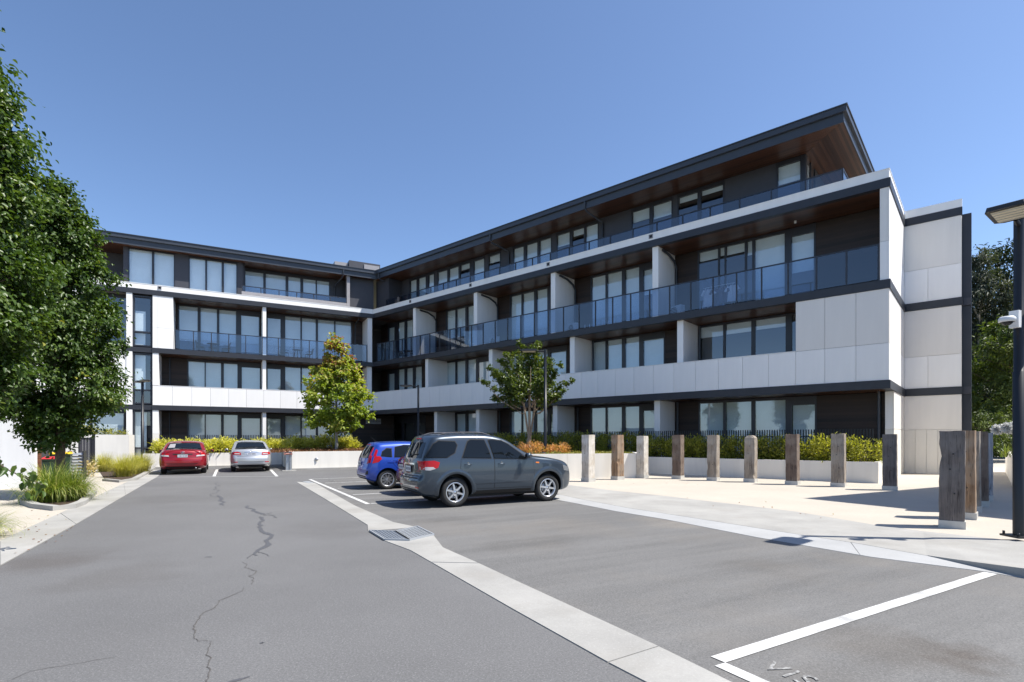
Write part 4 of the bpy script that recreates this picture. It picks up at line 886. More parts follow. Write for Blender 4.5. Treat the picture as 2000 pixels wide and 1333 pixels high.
def low_branch(t, pts, n, leaf):
    L_ = t.matrix_basis.inverted(); P_ = [L_ @ Vector(p) for p in pts]
    br = MB().tube(P_, [.022 - .018*i/(len(P_)-1) for i in range(len(P_))], 6).build('branch', M['bark'], t)
    q = rng.uniform(.35, 1, n); k = q*(len(P_)-1); i0 = np.minimum(k.astype(int), len(P_)-2); f = (k - i0)[:, None]; A0_ = np.array([tuple(p) for p in P_])
    B_ = A0_[i0]*(1-f) + A0_[i0+1]*f + rng.normal(0, .06, (n, 3)); A = unit(n)*.7; A[:, 2] -= .8
    for j in range(n):
        me = leaf_mesh('leaf', B_[j:j+1], A[j:j+1], unit(1) + np.array([[0, 0, .8]]), np.array([leaf[0]*rng.uniform(.75, 1.2)]), np.array([leaf[1]*rng.uniform(.8, 1.15)]), np.array([rng.uniform(.1, .9)]), M['pear'])
        link(bpy.data.objects.new('leaf', me), br)
bpy.context.view_layer.update()
low_branch(pear1, [(-9.9, 8.95, 2.3), (-9.2, 8.6, 2.05), (-8.2, 8.1, 1.5), (-7.3, 7.8, 1.12), (-6.62, 7.6, .93)], 64, (.115, .075))
low_branch(pear1, [(-9.9, 8.95, 2.2), (-9.1, 8.3, 1.9), (-8.2, 8.0, 1.75), (-7.75, 7.9, 1.62)], 46, (.11, .072))
make_tree('pear_tree', 'glossy green pear tree rising from the green tussock beside the driveway', 'tree', (*at(116, 14.5), 0), 8.4, .165, 1.30, blunt, 290, 190, .40, (.105, .07), M['pear'], M['bark'], .12, droop=.6)
make_tree('maple_tree', 'young lime green maple with reddening top in the planter behind the silver sedan', 'tree', (*at(657, 30.3), .86), 6.35, .18, 1.9, loose, 150, 74, .40, (.18, .15), M['maple'], M['bark_grey'], .085, varfn=red_top, droop=.35, spray=.65, surf=.5)
make_tree('crape_myrtle', 'multi stemmed vase shaped tree behind the grey wagon and a lamp post', 'tree', (*at(1034, 25.5), .9), 5.6, .38, 1.62, vase, 115, 62, .46, (.13, .09), M['myrtle'], M['bark_pale'], .10, stems=4, varfn=tip_top, droop=-.1, spray=.6, up=.4, sprays=(27, (20, 88), 1.75, 1.75))

# trees beyond the building on the right
bgk = dict(group='trees beyond the building')
make_tree('casuarina_tree', 'feathery grey green tree with an open top just right of the dark edge fin', 'tree', at(1912, 50), 18.6, .12, 3.0, tall, 150, 112, 1.0, (.50, .10), M['bg_grey'], M['bark_grey'], .22, droop=.9, spray=.75, **bgk)
make_tree('casuarina_tree', 'shorter feathery grey green tree behind the dark edge fin', 'tree', at(1935, 60), 16.0, .1, 4.0, tall, 170, 112, 1.1, (.55, .11), M['bg_grey'], M['bark_grey'], .25, droop=.9, spray=.7, **bgk)
make_tree('pine_tree', 'dark pine towering behind the right lamp post', 'tree', at(1990, 52), 20.5, .18, 4.2, tall, 150, 128, 1.1, (.42, .13), M['bg_dark'], M['bark'], .3, droop=.2, **bgk)
make_tree('wattle_tree', 'bright green bushy tree below the dark pine at the right edge', 'tree', at(1985, 38), 9.8, .12, 3.2, ball, 150, 128, .8, (.28, .11), M['bg_green'], M['bark'], .18, droop=.5, **bgk)
make_tree('bushy_tree', 'low dark green bushy tree between the edge fin and the white flowers', 'tree', at(1925, 46), 7.6, .06, 3.2, ball, 140, 112, .8, (.34, .14), M['bg_dark'], M['bark'], .18, droop=.5, **bgk)
make_tree('bushy_tree', 'low dark green bushy tree behind the right lamp post', 'tree', at(2030, 44), 8.5, .06, 4, ball, 140, 112, .9, (.34, .14), M['bg_dark'], M['bark'], .18, droop=.5, **bgk)
make_tree('bushy_tree', 'olive green scrub at the end of the path between wall and edge fin', 'tree', at(1915, 36), 3.3, .05, 1.9, ball, 60, 70, .5, (.22, .08), M['bg_green'], M['bark'], .08, droop=.5, **bgk)
# trees of the street behind the camera, seen only as reflections
# shrubs ------------------------------------------------------------------------------------------
def shrub_mesh(name, rx, ry, h, n, leaf, m, upright=.5, seed_var=.5, ncl=26, box=0.0):
    u = unit(ncl); 
    if box: u = np.sign(u)*np.abs(u)**(1-box)
    C_ = np.column_stack([u[:, 0]*rx*.72, u[:, 1]*ry*.72, h*.5 + u[:, 2]*h*.36]); ci = rng.integers(0, ncl, n)
    P = C_[ci] + rng.normal(size=(n, 3))*np.array([rx*.2, ry*.2, h*.15]); P[:, 2] = np.clip(P[:, 2], .01, None)
    out = P - np.array([0, 0, h*.35]); out /= np.linalg.norm(out, axis=1, keepdims=True) + 1e-6
    A = out*.7 + unit(n)*.6; A[:, 2] += upright; Nn = unit(n)*.7 + np.array([0, 0, .7]) + out*.3
    sc = rng.uniform(.6, 1.25, n); var = np.clip(rng.beta(2, 2, n) + rng.normal(0, .1, ncl)[ci], 0, 1)
    return leaf_mesh(name, P, A, Nn, leaf[0]*sc, leaf[1]*sc, var, m)
def stem_mesh(h, r, n=7):
    mb = MB()
    for i in range(n):
        a = 2*math.pi*i/n; mb.tube([(.02*math.cos(a), .02*math.sin(a), 0), (r*.4*math.cos(a), r*.4*math.sin(a), h*.4), (r*.75*math.cos(a), r*.75*math.sin(a), h*.75)], [.012, .009, .004], 4, caps=False)
    return mb.mesh('stems', M['bark'])
def shrubs(name, cat, meshes, stem, spots, labels, group):
    for i, (x, y, z, s, sz) in enumerate(spots):
        t = empty(name, (x, y, z), rng.uniform(0, 6.28), labels[i] if isinstance(labels, list) else labels, cat, group)
        t.scale = (s, s, sz)
        link(bpy.data.objects.new('foliage', meshes[i % len(meshes)]), t); link(bpy.data.objects.new('stems', stem), t)['kind'] = 'stuff'
ym = [shrub_mesh('foliage', .50, .46, .80, 1250, (.17, .052), M['yellow'], .5) for _ in range(3)]; ys = stem_mesh(.85, .5)
sp, lb = [], []
for i, px in enumerate((322, 346, 368, 392, 414, 436, 458, 482, 506, 530, 552)):
    k = (px-1000)/1046; Zd = (43.81 - 9.05 + random.uniform(-.2,.3))/(-.4709*k + .8823); x, y = at(px, Zd); s = random.uniform(1.0, 1.22); sp.append((x, y, .72, s, random.uniform(.84,1.02)))
names = ['golden shrub at the left end of the long planter, by the white column', 'golden shrub just left of the roof of the red sedan', 'golden shrub directly behind the roof of the red sedan', 'golden shrub behind the right shoulder of the red sedan', 'golden shrub in the gap just right of the red sedan', 'golden shrub midway between the red and silver sedans', 'golden shrub left of the roof of the silver sedan', 'golden shrub behind the left half of the roof of the silver sedan', 'golden shrub behind the right half of the roof of the silver sedan', 'golden shrub just right of the silver sedan', 'golden shrub right above the grey hydrant post']
shrubs('golden_shrub', 'shrub', ym, ys, sp, names, 'golden shrubs in the planter')
sp = []
for i, px in enumerate((572, 594, 616, 640, 664, 682)):
    k = (px-1000)/1046; Zd = (43.81 - 10.6)/(-.4709*k + .8823); x, y = at(px, Zd); s = random.uniform(1.0, 1.2); sp.append((x, y, .84, s, s*.86))
names = ['golden shrub set back, first one right of the gap in the row', 'golden shrub set back, second one right of the gap in the row', 'golden shrub set back, well left of the maple trunk', 'golden shrub immediately left of the maple trunk', 'golden shrub immediately right of the maple trunk', 'golden shrub at the right end of the row, by the entrance']
shrubs('golden_shrub', 'shrub', ym, ys, sp, names, 'golden shrubs in the planter')
hm = [shrub_mesh('foliage', .62, .55, .95, 1300, (.12, .045), M['hedge'], .25, box=.35) for _ in range(3)]; hs = stem_mesh(.9, .5)
def hedge_row(t0, t1, n, y, z, s, labels, group):
    sp = [gl(FR, -(t0 + (t1-t0)*i/(n-1)), y + random.uniform(-.08, .08)) + (z, s*random.uniform(.92, 1.08), s*random.uniform(.95, 1.08)) for i in range(n)]
    shrubs('hedge_shrub', 'shrub', hm, hs, sp, labels, group)
posts_l = ['hedge shrub at the right end of the low planter, behind the charcoal post', 'sunny hedge shrub just left of the charcoal post', 'sunny hedge shrub between the two rightmost posts of the row', 'hedge shrub behind the grey brown post with nail holes', 'sunny hedge shrub left of the grey brown post with nail holes', 'hedge shrub right of the tall red brown post', 'hedge shrub behind the tall red brown post', 'hedge shrub left of the tall red brown post, where sun turns to shade', 'shaded hedge shrub right of the round topped post', 'shaded hedge shrub behind the round topped post', 'shaded hedge shrub left of the round topped post', 'shaded hedge shrub right of the grey brown cracked post', 'shaded hedge shrub left of the grey brown cracked post', 'shaded hedge shrub at the left end of the low planter']
hedge_row(.6, 9.0, 14, -1.7, .62, 1.02, posts_l, 'hedge along the shaded wing')
back_l = ['shaded hedge shrub behind the white grey post', 'shaded hedge shrub right of the knotted brown post', 'shaded hedge shrub behind the knotted brown post', 'shaded hedge shrub left of the knotted brown post', 'shaded hedge shrub behind the leftmost pale post', 'shaded hedge shrub left of the leftmost pale post', 'shaded hedge shrub above the rightmost orange bush', 'shaded hedge shrub right of the lamp post by the grey wagon', 'shaded hedge shrub behind the lamp post by the grey wagon', 'shaded hedge shrub right of the vase shaped tree', 'shaded hedge shrub behind the stem of the vase shaped tree', 'shaded hedge shrub left of the vase shaped tree', 'shaded hedge shrub above the front door of the grey wagon', 'shaded hedge shrub above the rear door of the grey wagon', 'shaded hedge shrub at the far left end of the hedge']
hedge_row(9.8, 22.5, 15, -1.4, .85, 1.0, back_l, 'hedge along the shaded wing')
om = [shrub_mesh('foliage', .42, .40, .62, 560, (.10, .035), M['orange'], .3) for _ in range(3)]; osn = stem_mesh(.55, .35)
sp = [(*at(px, Z), .86, s, s) for px, Z, s in ((1022, 23.2, .82), (1040, 22.8, .95), (1055, 23.2, .85), (1075, 23.0, .75), (1088, 22.8, .75), (1101, 22.9, .8))]
shrubs('orange_shrub', 'shrub', om, osn, sp, ['orange tipped bush at the left end, over the bonnet of the grey wagon', 'largest orange tipped bush, under the vase shaped tree', 'orange tipped bush touching the left side of the lamp post', 'orange tipped bush touching the right side of the lamp post', 'small orange tipped bush second from the right end', 'orange tipped bush at the right end above the sunlit planter wall'], 'orange tipped bushes on the planter')
# clipped shrub on the left garden wall, variegated plant
tm_ = [shrub_mesh('foliage', .75, .5, .9, 800, (.14, .05), M['hedge'], .4)]
shrubs('clipped_shrub', 'shrub', tm_, hs, [(*gl(FL, -16.9, -1.6), 1.6, 1, .62), (*gl(FL, -18.4, -1.6), 1.6, 1.15, .95)], ['green shrub on top of the pale garden wall by the window', 'green shrub on top of the pale garden wall, half behind the pear tree'], None)
vm = [shrub_mesh('foliage', .32, .3, .62, 420, (.12, .05), M['varieg'], .3)]
shrubs('variegated_plant', 'plant', vm, stem_mesh(.5, .25), [(*at(170, 22.4), 0, 1, 1.05)], ['small cream and green variegated plant beside the dark gate'], None)

# ground covers: nobody could count their leaves
def cover(name, pts, z, n, leaf, m, h):
    P2 = [Vector(p) for p in pts]; xs = [p.x for p in P2]; ys_ = [p.y for p in P2]; out = []
    a = np.array([(p.x, p.y) for p in P2])
    while len(out) < n:
        q = rng.uniform([min(xs), min(ys_)], [max(xs), max(ys_)]); c = False; j = len(a) - 1
        for i in range(len(a)):
            if (a[i][1] > q[1]) != (a[j][1] > q[1]) and q[0] < (a[j][0]-a[i][0])*(q[1]-a[i][1])/(a[j][1]-a[i][1]) + a[i][0]: c = not c
            j = i
        if c: out.append(q)
    P = np.array(out); P = np.column_stack([P, z + rng.uniform(0, h, n)*(.5 + .5*np.sin(P[:, 0]*3.1)*np.cos(P[:, 1]*2.7))])
    A = unit(n)*.8; A[:, 2] = np.abs(A[:, 2]) + .3; Nn = unit(n) + np.array([0, 0, .6])
    me = leaf_mesh(name, P, A, Nn, leaf[0]*rng.uniform(.6, 1.3, n), leaf[1]*rng.uniform(.6, 1.3, n), rng.beta(2, 2, n), m)
    o = link(bpy.data.objects.new(name, me)); o['kind'] = 'stuff'; return tag(o, None, None)
def lp(x, y): return gl(FL, x, y)
cr_ = cover('ground_cover', [lp(-9.2, -14.2), lp(-3.8, -14.2), lp(-1.5, -12), lp(-3, -9.5), lp(-8.4, -11)], .86, 5200, (.10, .035), M['cover_red'], .22); tag(cr_, 'low rust red ground cover at the foot of the maple', 'ground cover')
cg_ = cover('ground_cover', [(2.6, 21.2), (5.0, 21.9), (5.4, 24.4), (3.0, 23.6), (.6, 21.0)], .90, 3200, (.09, .03), M['cover_green'], .16); tag(cg_, 'yellow green ground cover along the sunlit planter wall', 'ground cover')

# grass tussocks ------------------------------------------------------------------------------------
def tussock_mesh(n, L_, spread, m, wd=.012, seg=6, arch=1.0):
    V, F, var = [], [], []
    for i in range(n):
        a = rng.uniform(0, 2*np.pi); r0 = abs(rng.normal(0, spread*.22)); l = L_*rng.uniform(.55, 1.1); tilt = rng.uniform(.15, 1.15)*arch
        d = np.array([math.cos(a), math.sin(a)]); s = np.array([-d[1], d[0]]); p = np.array([r0*math.cos(a+rng.normal(0,.7)), r0*math.sin(a+rng.normal(0,.7)), 0.0]); th = math.pi/2 - tilt*.35; v = rng.beta(2, 2); b = len(V)
        for k in range(seg + 1):
            w = wd*(1 - (k/seg)**1.6)*.5 + .0008
            V += [(p[0]-s[0]*w, p[1]-s[1]*w, p[2]), (p[0]+s[0]*w, p[1]+s[1]*w, p[2])]; var += [v, v]
            p = p + np.array([d[0]*math.cos(th), d[1]*math.cos(th), math.sin(th)])*l/seg; th -= tilt*.42*(.4 + k/seg)
            p[2] = max(p[2], .01)
        F += [(b+2*k, b+2*k+1, b+2*k+3, b+2*k+2) for k in range(seg)]
    me = bpy.data.meshes.new('blades'); me.from_pydata(V, [], F); t_ = me.attributes.new('var', 'FLOAT', 'POINT'); t_.data.foreach_set('value', np.array(var, dtype=np.float32)); me.materials.append(m); return me
tA = tussock_mesh(1000, 1.25, .75, M['tuft_green'], .016, arch=1.45); tB = tussock_mesh(1500, 1.0, .6, M['tuft'], .008)
def tuft(me, p, s, sz, label):
    t = empty('grass_tussock', (p[0], p[1], .02), rng.uniform(0, 6), label, 'grass tussock', 'grass tussocks by the driveway'); t.scale = (s, s, sz); o = link(bpy.data.objects.new('blades', me), t); o['kind'] = 'stuff'
tuft(tA, at(100, 13.35), 1.0, .88, 'big green strappy tussock round the trunk of the pear tree'); tuft(tA, at(142, 13.7), .78, .8, 'smaller green strappy tussock on the right of the pear trunk')
tuft(tA, at(-62, 8.5), .75, .5, 'green strappy tussock cut by the left edge of the picture')
tuft(tB, at(240, 22.2), 1.05, .95, 'golden tussock in front, nearest the kerb corner'); tuft(tB, at(276, 24.6), 1.05, 1.0, 'golden tussock behind, at the foot of the twin headed lamp'); tuft(tB, at(204, 25.5), .95, .95, 'golden tussock furthest left, in front of the pale garden wall'); tuft(tB, at(258, 23.6), .9, .9, 'golden tussock squeezed between the two at the kerb')
# fallen leaves along the gutters and the foot of the walls
def litter(pts_w, n, m, label):
    P = []
    for _ in range(n):
        a, b, w = pts_w[rng.integers(0, len(pts_w))]; q = rng.uniform(); P.append((a[0] + (b[0]-a[0])*q + rng.normal(0, w), a[1] + (b[1]-a[1])*q + rng.normal(0, w), .016 + rng.uniform(0, .008)))
    A = unit(n); A[:, 2] *= .12; Nn = unit(n)*.25 + np.array([0, 0, 1])
    o = link(bpy.data.objects.new('fallen_leaves', leaf_mesh('fallen_leaves', np.array(P), A, Nn, rng.uniform(.03, .055, n), rng.uniform(.018, .032, n), rng.uniform(0, 1, n), m))); o['kind'] = 'stuff'; tag(o, label, 'leaf litter')
litter([(G(60,1000), G(180,965), .22), (G(0,1062), G(117,1005), .18), (G(20,1095), G(148,1027), .10), (G(215,945), G(290,920), .3)], 60, M['cover_red'], 'fallen leaves scattered along the left gutter and kerb')
litter([(G(1300,972), G(1900,1040), .5), (G(1110,945), G(1720,950), .25)], 22, M['cover_red'], 'few fallen leaves scattered on the plaza and along the kerb strip')
# agapanthus on the right
for i, (px, Z, zt) in enumerate(((1948, 19.5, 1.93), (1966, 19.0, 1.98), (1983, 19.2, 2.03), (1998, 18.7, 1.98), (1975, 20.5, 1.95))):
    lab = ['white flower head on a long stalk, furthest left of its clump', 'white flower head second from the left in its clump', 'tallest white flower head, just left of the right lamp post', 'white flower head half behind the right lamp post', 'white flower head at the back of its clump'][i]
    x, y = at(px, Z); t = empty('agapanthus', (x + .25, y - .05, .93), 0, lab, 'flower', 'white flowers on the raised bed')
    hgt = zt - .93; MB().tube([(0,0,0), (-.1,.02,hgt*.5), (-.25,.05,hgt)], [.012, .010, .008], 6).build('stalk', M['tuft_green'] if False else M['bin_green'], t)
    n = 320; u = unit(n); P = np.array([-.25, .05, hgt]) + u*.07; me = leaf_mesh('flower_head', P, u, unit(n), rng.uniform(.09, .16, n), rng.uniform(.06, .09, n), rng.uniform(0, 1, n), M['petal']); link(bpy.data.objects.new('flower_head', me), t)
    lf = tussock_mesh(40, .55, .3, M['tuft_green'], .035); o = link(bpy.data.objects.new('leaves', lf), t); o['kind'] = 'stuff'

# ------------------------------------------------------------------ street furniture
def lamp(loc, h, heads, label, r=.055, z0=0.0, arm=.75, cams=False):
    t = empty('street_lamp', (*loc, z0), 0, label, 'lamp post', 'black lamp posts of the car park')
    MB().box(-.16, .16, -.16, .16, 0, .03).build('base_plate', M['steel'] if z0 > .5 else M['pole'], t)
    for sx in (-1, 1):
        for sy in (-1, 1): MB().lathe([(0,0),(.018,0),(.018,.05),(0,.05)], 6, c=(sx*.125, sy*.125, .03)).build('bolt', M['pole'], t)
    MB().tube([(0,0,.03), (0,0,h*.52), (0,0,h*.521), (0,0,h)], [r*1.12, r*1.12, r, r*.96], 14).build('pole', M['pole'], t)
    for a in heads:
        d = Vector((math.cos(a), math.sin(a), 0)); s = Vector((-d.y, d.x, 0)); c = Vector((0, 0, h - .10))
        MB().tube([c, c + d*.18 + Vector((0,0,.02)), c + d*(arm*.45) + Vector((0,0,.03))], [.034, .034, .032], 8).build('arm', M['pole'], t)
        hc = c + d*(arm*.45 + .36) + Vector((0, 0, .05)); 
        mb = MB(); prof = [(-.36,.13,.035),(-.29,.23,.05),(.31,.24,.045),(.37,.20,.02)]
        V = []
        for u, w, th in prof: V += [hc + d*u - s*w - Vector((0,0,.035)), hc + d*u + s*w - Vector((0,0,.035)), hc + d*u + s*w*.9 + Vector((0,0,th)), hc + d*u - s*w*.9 + Vector((0,0,th))]
        F = [(0,1,2,3), (15,14,13,12)]
        for i in range(3): b = i*4; F += [(b+k, b+4+k, b+4+(k+1)%4, b+(k+1)%4) for k in range(4)]
        hd = mb.add(V, F).build('lamp_head', M['pole'], t)
        MB().obox(hc + d*.0 + Vector((0,0,-.039)), d*.28, s*.18, (0,0,.004)).build('lens', M['led'], hd)
        for k in range(5): MB().obox(hc + d*(-.24 + k*.12) + Vector((0,0,-.045)), d*.006, s*.18, (0,0,.003)).build('louvre', M['steel'], hd)
    return t
lp1 = lamp((7.86, 8.30), 4.92, [math.atan2(-.62, -.78)], 'tall black lamp post with white cameras at the right edge', r=.069, z0=.075, arm=.62)
def camera_unit(t, side, z):
    d = Vector((side*.9, -.43, 0)).normalized(); b = empty('security_camera', t.location + Vector((0,0,z)), math.atan2(d.y, d.x), 'white dome security camera on the %s side of the right lamp post' % ('left' if side < 0 else 'right'), 'security camera', 'security cameras on the lamp post')
    MB().box(.083, .17, -.06, .06, -.10, .16).build('mount', M['plastic_white'], b); MB().tube([(.16,0,.03), (.24,0,.02), (.30,0,-.0)], [.045,.04,.05], 10).build('arm', M['plastic_white'], b)
    MB().lathe([(0,.05),(.085,.045),(.105,.02),(.105,-.03),(.09,-.035)], 18, c=(.37,0,0)).build('housing', M['plastic_white'], b); MB().lathe([(.075,-.035),(.062,-.062),(.035,-.082),(0,-.088)], 16, c=(.37,0,0)).build('dome', M['carglass'], b)
camera_unit(lp1, -1, 3.33); camera_unit(lp1, 1, 3.36)
lamp((1.43, 23.0), 4.45, [math.pi*.98], 'black lamp post rising from the planter by the nose of the grey wagon', r=.065, z0=.98, arm=.75)
lamp((-5.95, 34.0), 5.0, [math.pi*1.02], 'slim black lamp post between the two planter trees, behind the blue hatchback', r=.065, arm=.9)
lamp((-21.6, 31.3), 5.0, [R_(-38), R_(142)], 'twin headed black lamp post at the left by the stair windows', r=.075, arm=.35)

# timber posts
def wood_mat(name, dark, light, grey, gmix):
    m, t, p, N, L = node_mat(name); tc = N('TexCoord'); mp = N('Mapping'); mp.inputs['Scale'].default_value = (9, 9, .55); L(tc.outputs['Object'], mp.inputs['Vector'])
    oi = N('ObjectInfo'); ml = N('Math'); ml.operation = 'MULTIPLY'; ml.inputs[1].default_value = 40; L(oi.outputs['Random'], ml.inputs[0]); cx = N('CombineXYZ'); L(ml.outputs[0], cx.inputs[2]); L(ml.outputs[0], cx.inputs[0]); L(cx.outputs[0], mp.inputs['Location'])
    n = N('TexNoise'); n.inputs['Scale'].default_value = 2.2; n.inputs['Detail'].default_value = 9; n.inputs['Roughness'].default_value = .7; n.inputs['Distortion'].default_value = .6; L(mp.outputs[0], n.inputs['Vector'])
    r = ramp(N, [(.3, dark), (.55, light), (.75, tuple(min(1, c*1.35) for c in light))]); L(n.outputs['Fac'], r.inputs[0])
    n2 = N('TexNoise'); n2.inputs['Scale'].default_value = 2.3; n2.inputs['Detail'].default_value = 5; L(tc.outputs['Object'], n2.inputs['Vector']); r2 = ramp(N, [(.42, (0,0,0)), (.62, (1,1,1))]); L(n2.outputs['Fac'], r2.inputs[0])
    mm = N('Math'); mm.operation = 'MULTIPLY'; mm.inputs[1].default_value = gmix; L(r2.outputs[0], mm.inputs[0]); mx = N('MixRGB'); mx.inputs[2].default_value = (*grey, 1); L(mm.outputs[0], mx.inputs[0]); L(r.outputs[0], mx.inputs[1])
    n3 = N('TexNoise'); n3.inputs['Scale'].default_value = 5; n3.inputs['Detail'].default_value = 2; mp3 = N('Mapping'); mp3.inputs['Scale'].default_value = (14, 14, .35); L(tc.outputs['Object'], mp3.inputs['Vector']); L(mp3.outputs[0], n3.inputs['Vector']); r3 = ramp(N, [(.30, (.18,.16,.15)), (.36, (1,1,1))]); L(n3.outputs['Fac'], r3.inputs[0])
    m2 = N('MixRGB'); m2.blend_type = 'MULTIPLY'; m2.inputs[0].default_value = 1; L(mx.outputs[0], m2.inputs[1]); L(r3.outputs[0], m2.inputs[2]); L(m2.outputs[0], p.inputs['Base Color']); p.inputs['Roughness'].default_value = .85
    b = N('Bump'); b.inputs['Strength'].default_value = .9; b.inputs['Distance'].default_value = .02; L(n.outputs['Fac'], b.inputs['Height']); L(b.outputs[0], p.inputs['Normal']); return m
WD = {'pale': wood_mat('weathered_pale_timber', (.28,.24,.19), (.52,.47,.40), (.66,.64,.60), .7), 'brown': wood_mat('brown_timber', (.09,.052,.030), (.27,.17,.10), (.36,.31,.25), .5),
      'red': wood_mat('red_brown_timber', (.05,.033,.026), (.15,.105,.080), (.27,.225,.185), .5), 'grey': wood_mat('grey_brown_timber', (.11,.087,.07), (.29,.24,.19), (.38,.345,.30), .6),
      'char': wood_mat('charcoal_timber', (.05,.044,.042), (.14,.12,.112), (.22,.20,.19), .5), 'blue': wood_mat('shade_tinted_grey_timber', (.12,.12,.13), (.32,.32,.34), (.45,.45,.47), .6)}  # last tone: grey timber with the blue cast of shade mixed into its colour
def post(p, wx, wy, tone, label, rz, notch=0, round_top=0.0, h=1.73, lean=0.0, chip=0):
    t = empty('timber_post', (*p, 0.006), aR + rz, label, 'timber post', 'old timber posts on the plaza')
    rs = random.Random(int(p[0]*1000)); nz = 15; ring = []
    base = [(-1,-1),(-.34,-1.0),(.34,-1.0),(1,-1),(1,-.3),(1,.3),(1,1),(.34,1),(-.34,1),(-1,1),(-1,.3),(-1,-.3)]
    V = []; offs = [rs.uniform(-.008, .008) for _ in base]
    for k in range(nz):
        z = .13 + (h - .13)*k/(nz - 1); q = k/(nz-1); tp = 1 - (round_top*max(0, (q - .9)/.1)**2)
        for i, (a, b) in enumerate(base):
            ed = .965 if abs(a) == 1 and abs(b) == 1 else 1.0
            j = offs[i] + rs.uniform(-.005, .005); x = a*(wx/2*ed*tp) + j + lean*q; y = b*(wy/2*ed*tp) + rs.uniform(-.006, .006)
            if notch and a > .9 and b < -.9 and abs(q - notch) < .06: x -= .05
            if chip and a < -.9 and abs(q - chip) < .10: x += .035*(1 - abs(q-chip)/.10)
            V.append((x, y, z - (round_top*.14*abs(a) if k == nz-1 else 0) + (rs.uniform(-.008,.008) if k == nz-1 else 0)))
    nb_ = len(base); F = [(k*nb_+i, k*nb_+(i+1)%nb_, (k+1)*nb_+(i+1)%nb_, (k+1)*nb_+i) for k in range(nz-1) for i in range(nb_)] + [tuple(range((nz-1)*nb_, nz*nb_))]
    mb = MB().add(V, F); mb.build('timber', WD[tone], t)
    sx, sy = wx/2 + .012, wy/2 + .012
    MB().box(-sx, sx, -sy, sy, 0, .135).build('steel_shoe', M['shoe'], t)
    for z, x in ((.62, .1), (1.05, -.07), (1.32, .05)):
        MB().lathe([(0,0),(.012,0),(.012,.012),(0,.012)], 8, 'y', (x*wx, -wy/2 - .012, z*h/1.73)).build('bolt_hole', M['dark_in'], t)
    return t
PS = [((2.83,19.85), .36,.36,'pale','leftmost pale weathered post of the row, nearest the grey wagon',-.15,0,.0),
      ((4.10,20.8), .36,.34,'brown','brown post with dark knots, second from the grey wagon',-.28,.35,0),
      ((5.28,21.65), .34,.36,'pale','whitish grey post, third from the grey wagon',-.05,0,0),
      ((6.57,21.2), .36,.34,'red','dark red brown post with pale lit side at the left end of the shaded planter',.0,0,0),
      ((7.63,20.3), .36,.34,'grey','cracked grey brown post with uneven left edge in front of the shaded hedge',.02,0,0),
      ((8.73,19.6), .37,.34,'grey','grey post with rounded top and a broken lower corner',.0,.08,.35),
      ((9.72,18.55), .38,.36,'red','tall dark red brown post in front of the hedge where sun turns to shade',.0,0,0),
      ((10.82,17.75), .39,.36,'grey','grey brown post with nail holes in front of the sunny hedge',.02,0,0),
      ((11.68,16.55), .37,.32,'char','charcoal post at the right end of the row, before the white end wall',.06,0,0),
      ((7.90,9.62), .355,.34,'char','big dark grey post nearest the camera on the right',.04,0,0),
      ((9.06,10.7), .34,.36,'brown','orange brown post second in the right hand line',-.05,0,0),
      ((10.02,11.7), .34,.36,'grey','grey post third in the right hand line',-.05,0,0),
      ((11.05,12.7), .38,.38,'red','dark brown post fourth in the right hand line',-.05,0,0),
      ((12.18,13.85), .38,.40,'blue','grey post coloured bluish for the shade at the far end of the right hand line',-.05,.5,0)]
for i, (p, wx, wy, tone, lab, rz, nt_, rt) in enumerate(PS): post(p, wx, wy, tone, lab, rz, nt_, rt, 1.73 + (.0, .0, -.03, .0, -.01, .0, .01, .02, .0, .0, .02, .02, .02, .0)[i], random.uniform(-.012, .012), chip=(0, .62, 0, 0, .25, 0, 0, 0, 0, .72, 0, 0, 0, .4)[i])

# hydrant riser by the silver sedan
hy = empty('hydrant_post', (*G(565,920), 0), aL, 'grey hydrant post with two reddish outlets beside the planter wall', 'hydrant')
MB().box(-.34, .30, -.3, .3, -.01, .03).build('pad', M['concrete'], hy)
MB().tube([(.05,0,.03),(.05,0,.95)], .075, 12).build('riser', M['steel'], hy); MB().box(-.16, .0, -.02, .06, .03, .80).build('bracket', M['steel'], hy)
MB().tube([(-.24,-.06,.84),(.10,-.06,.84)], .04, 10).build('manifold', M['brass'], hy)
for x in (-.22, .08): 
    v = MB().tube([(x,-.06,.84),(x,-.24,.84)], [.06,.05], 10).build('outlet', M['brass'], hy); MB().lathe([(0,0),(.075,0),(.075,.03),(0,.03)], 10, c=(x,-.06,.93)).build('hand_wheel', M['brass'], v)
# small tap box on the planter wall
MB().lathe([(0,0),(.09,0),(.09,.05),(0,.05)], 12, 'y', (0,0,0)).build('wall_tap', M['steel']).location = (*gl(FL, -6.4, -14.56), .52)
tag(bpy.data.objects['wall_tap'], 'small round metal cap set in the pale planter wall under the maple', 'wall cap')

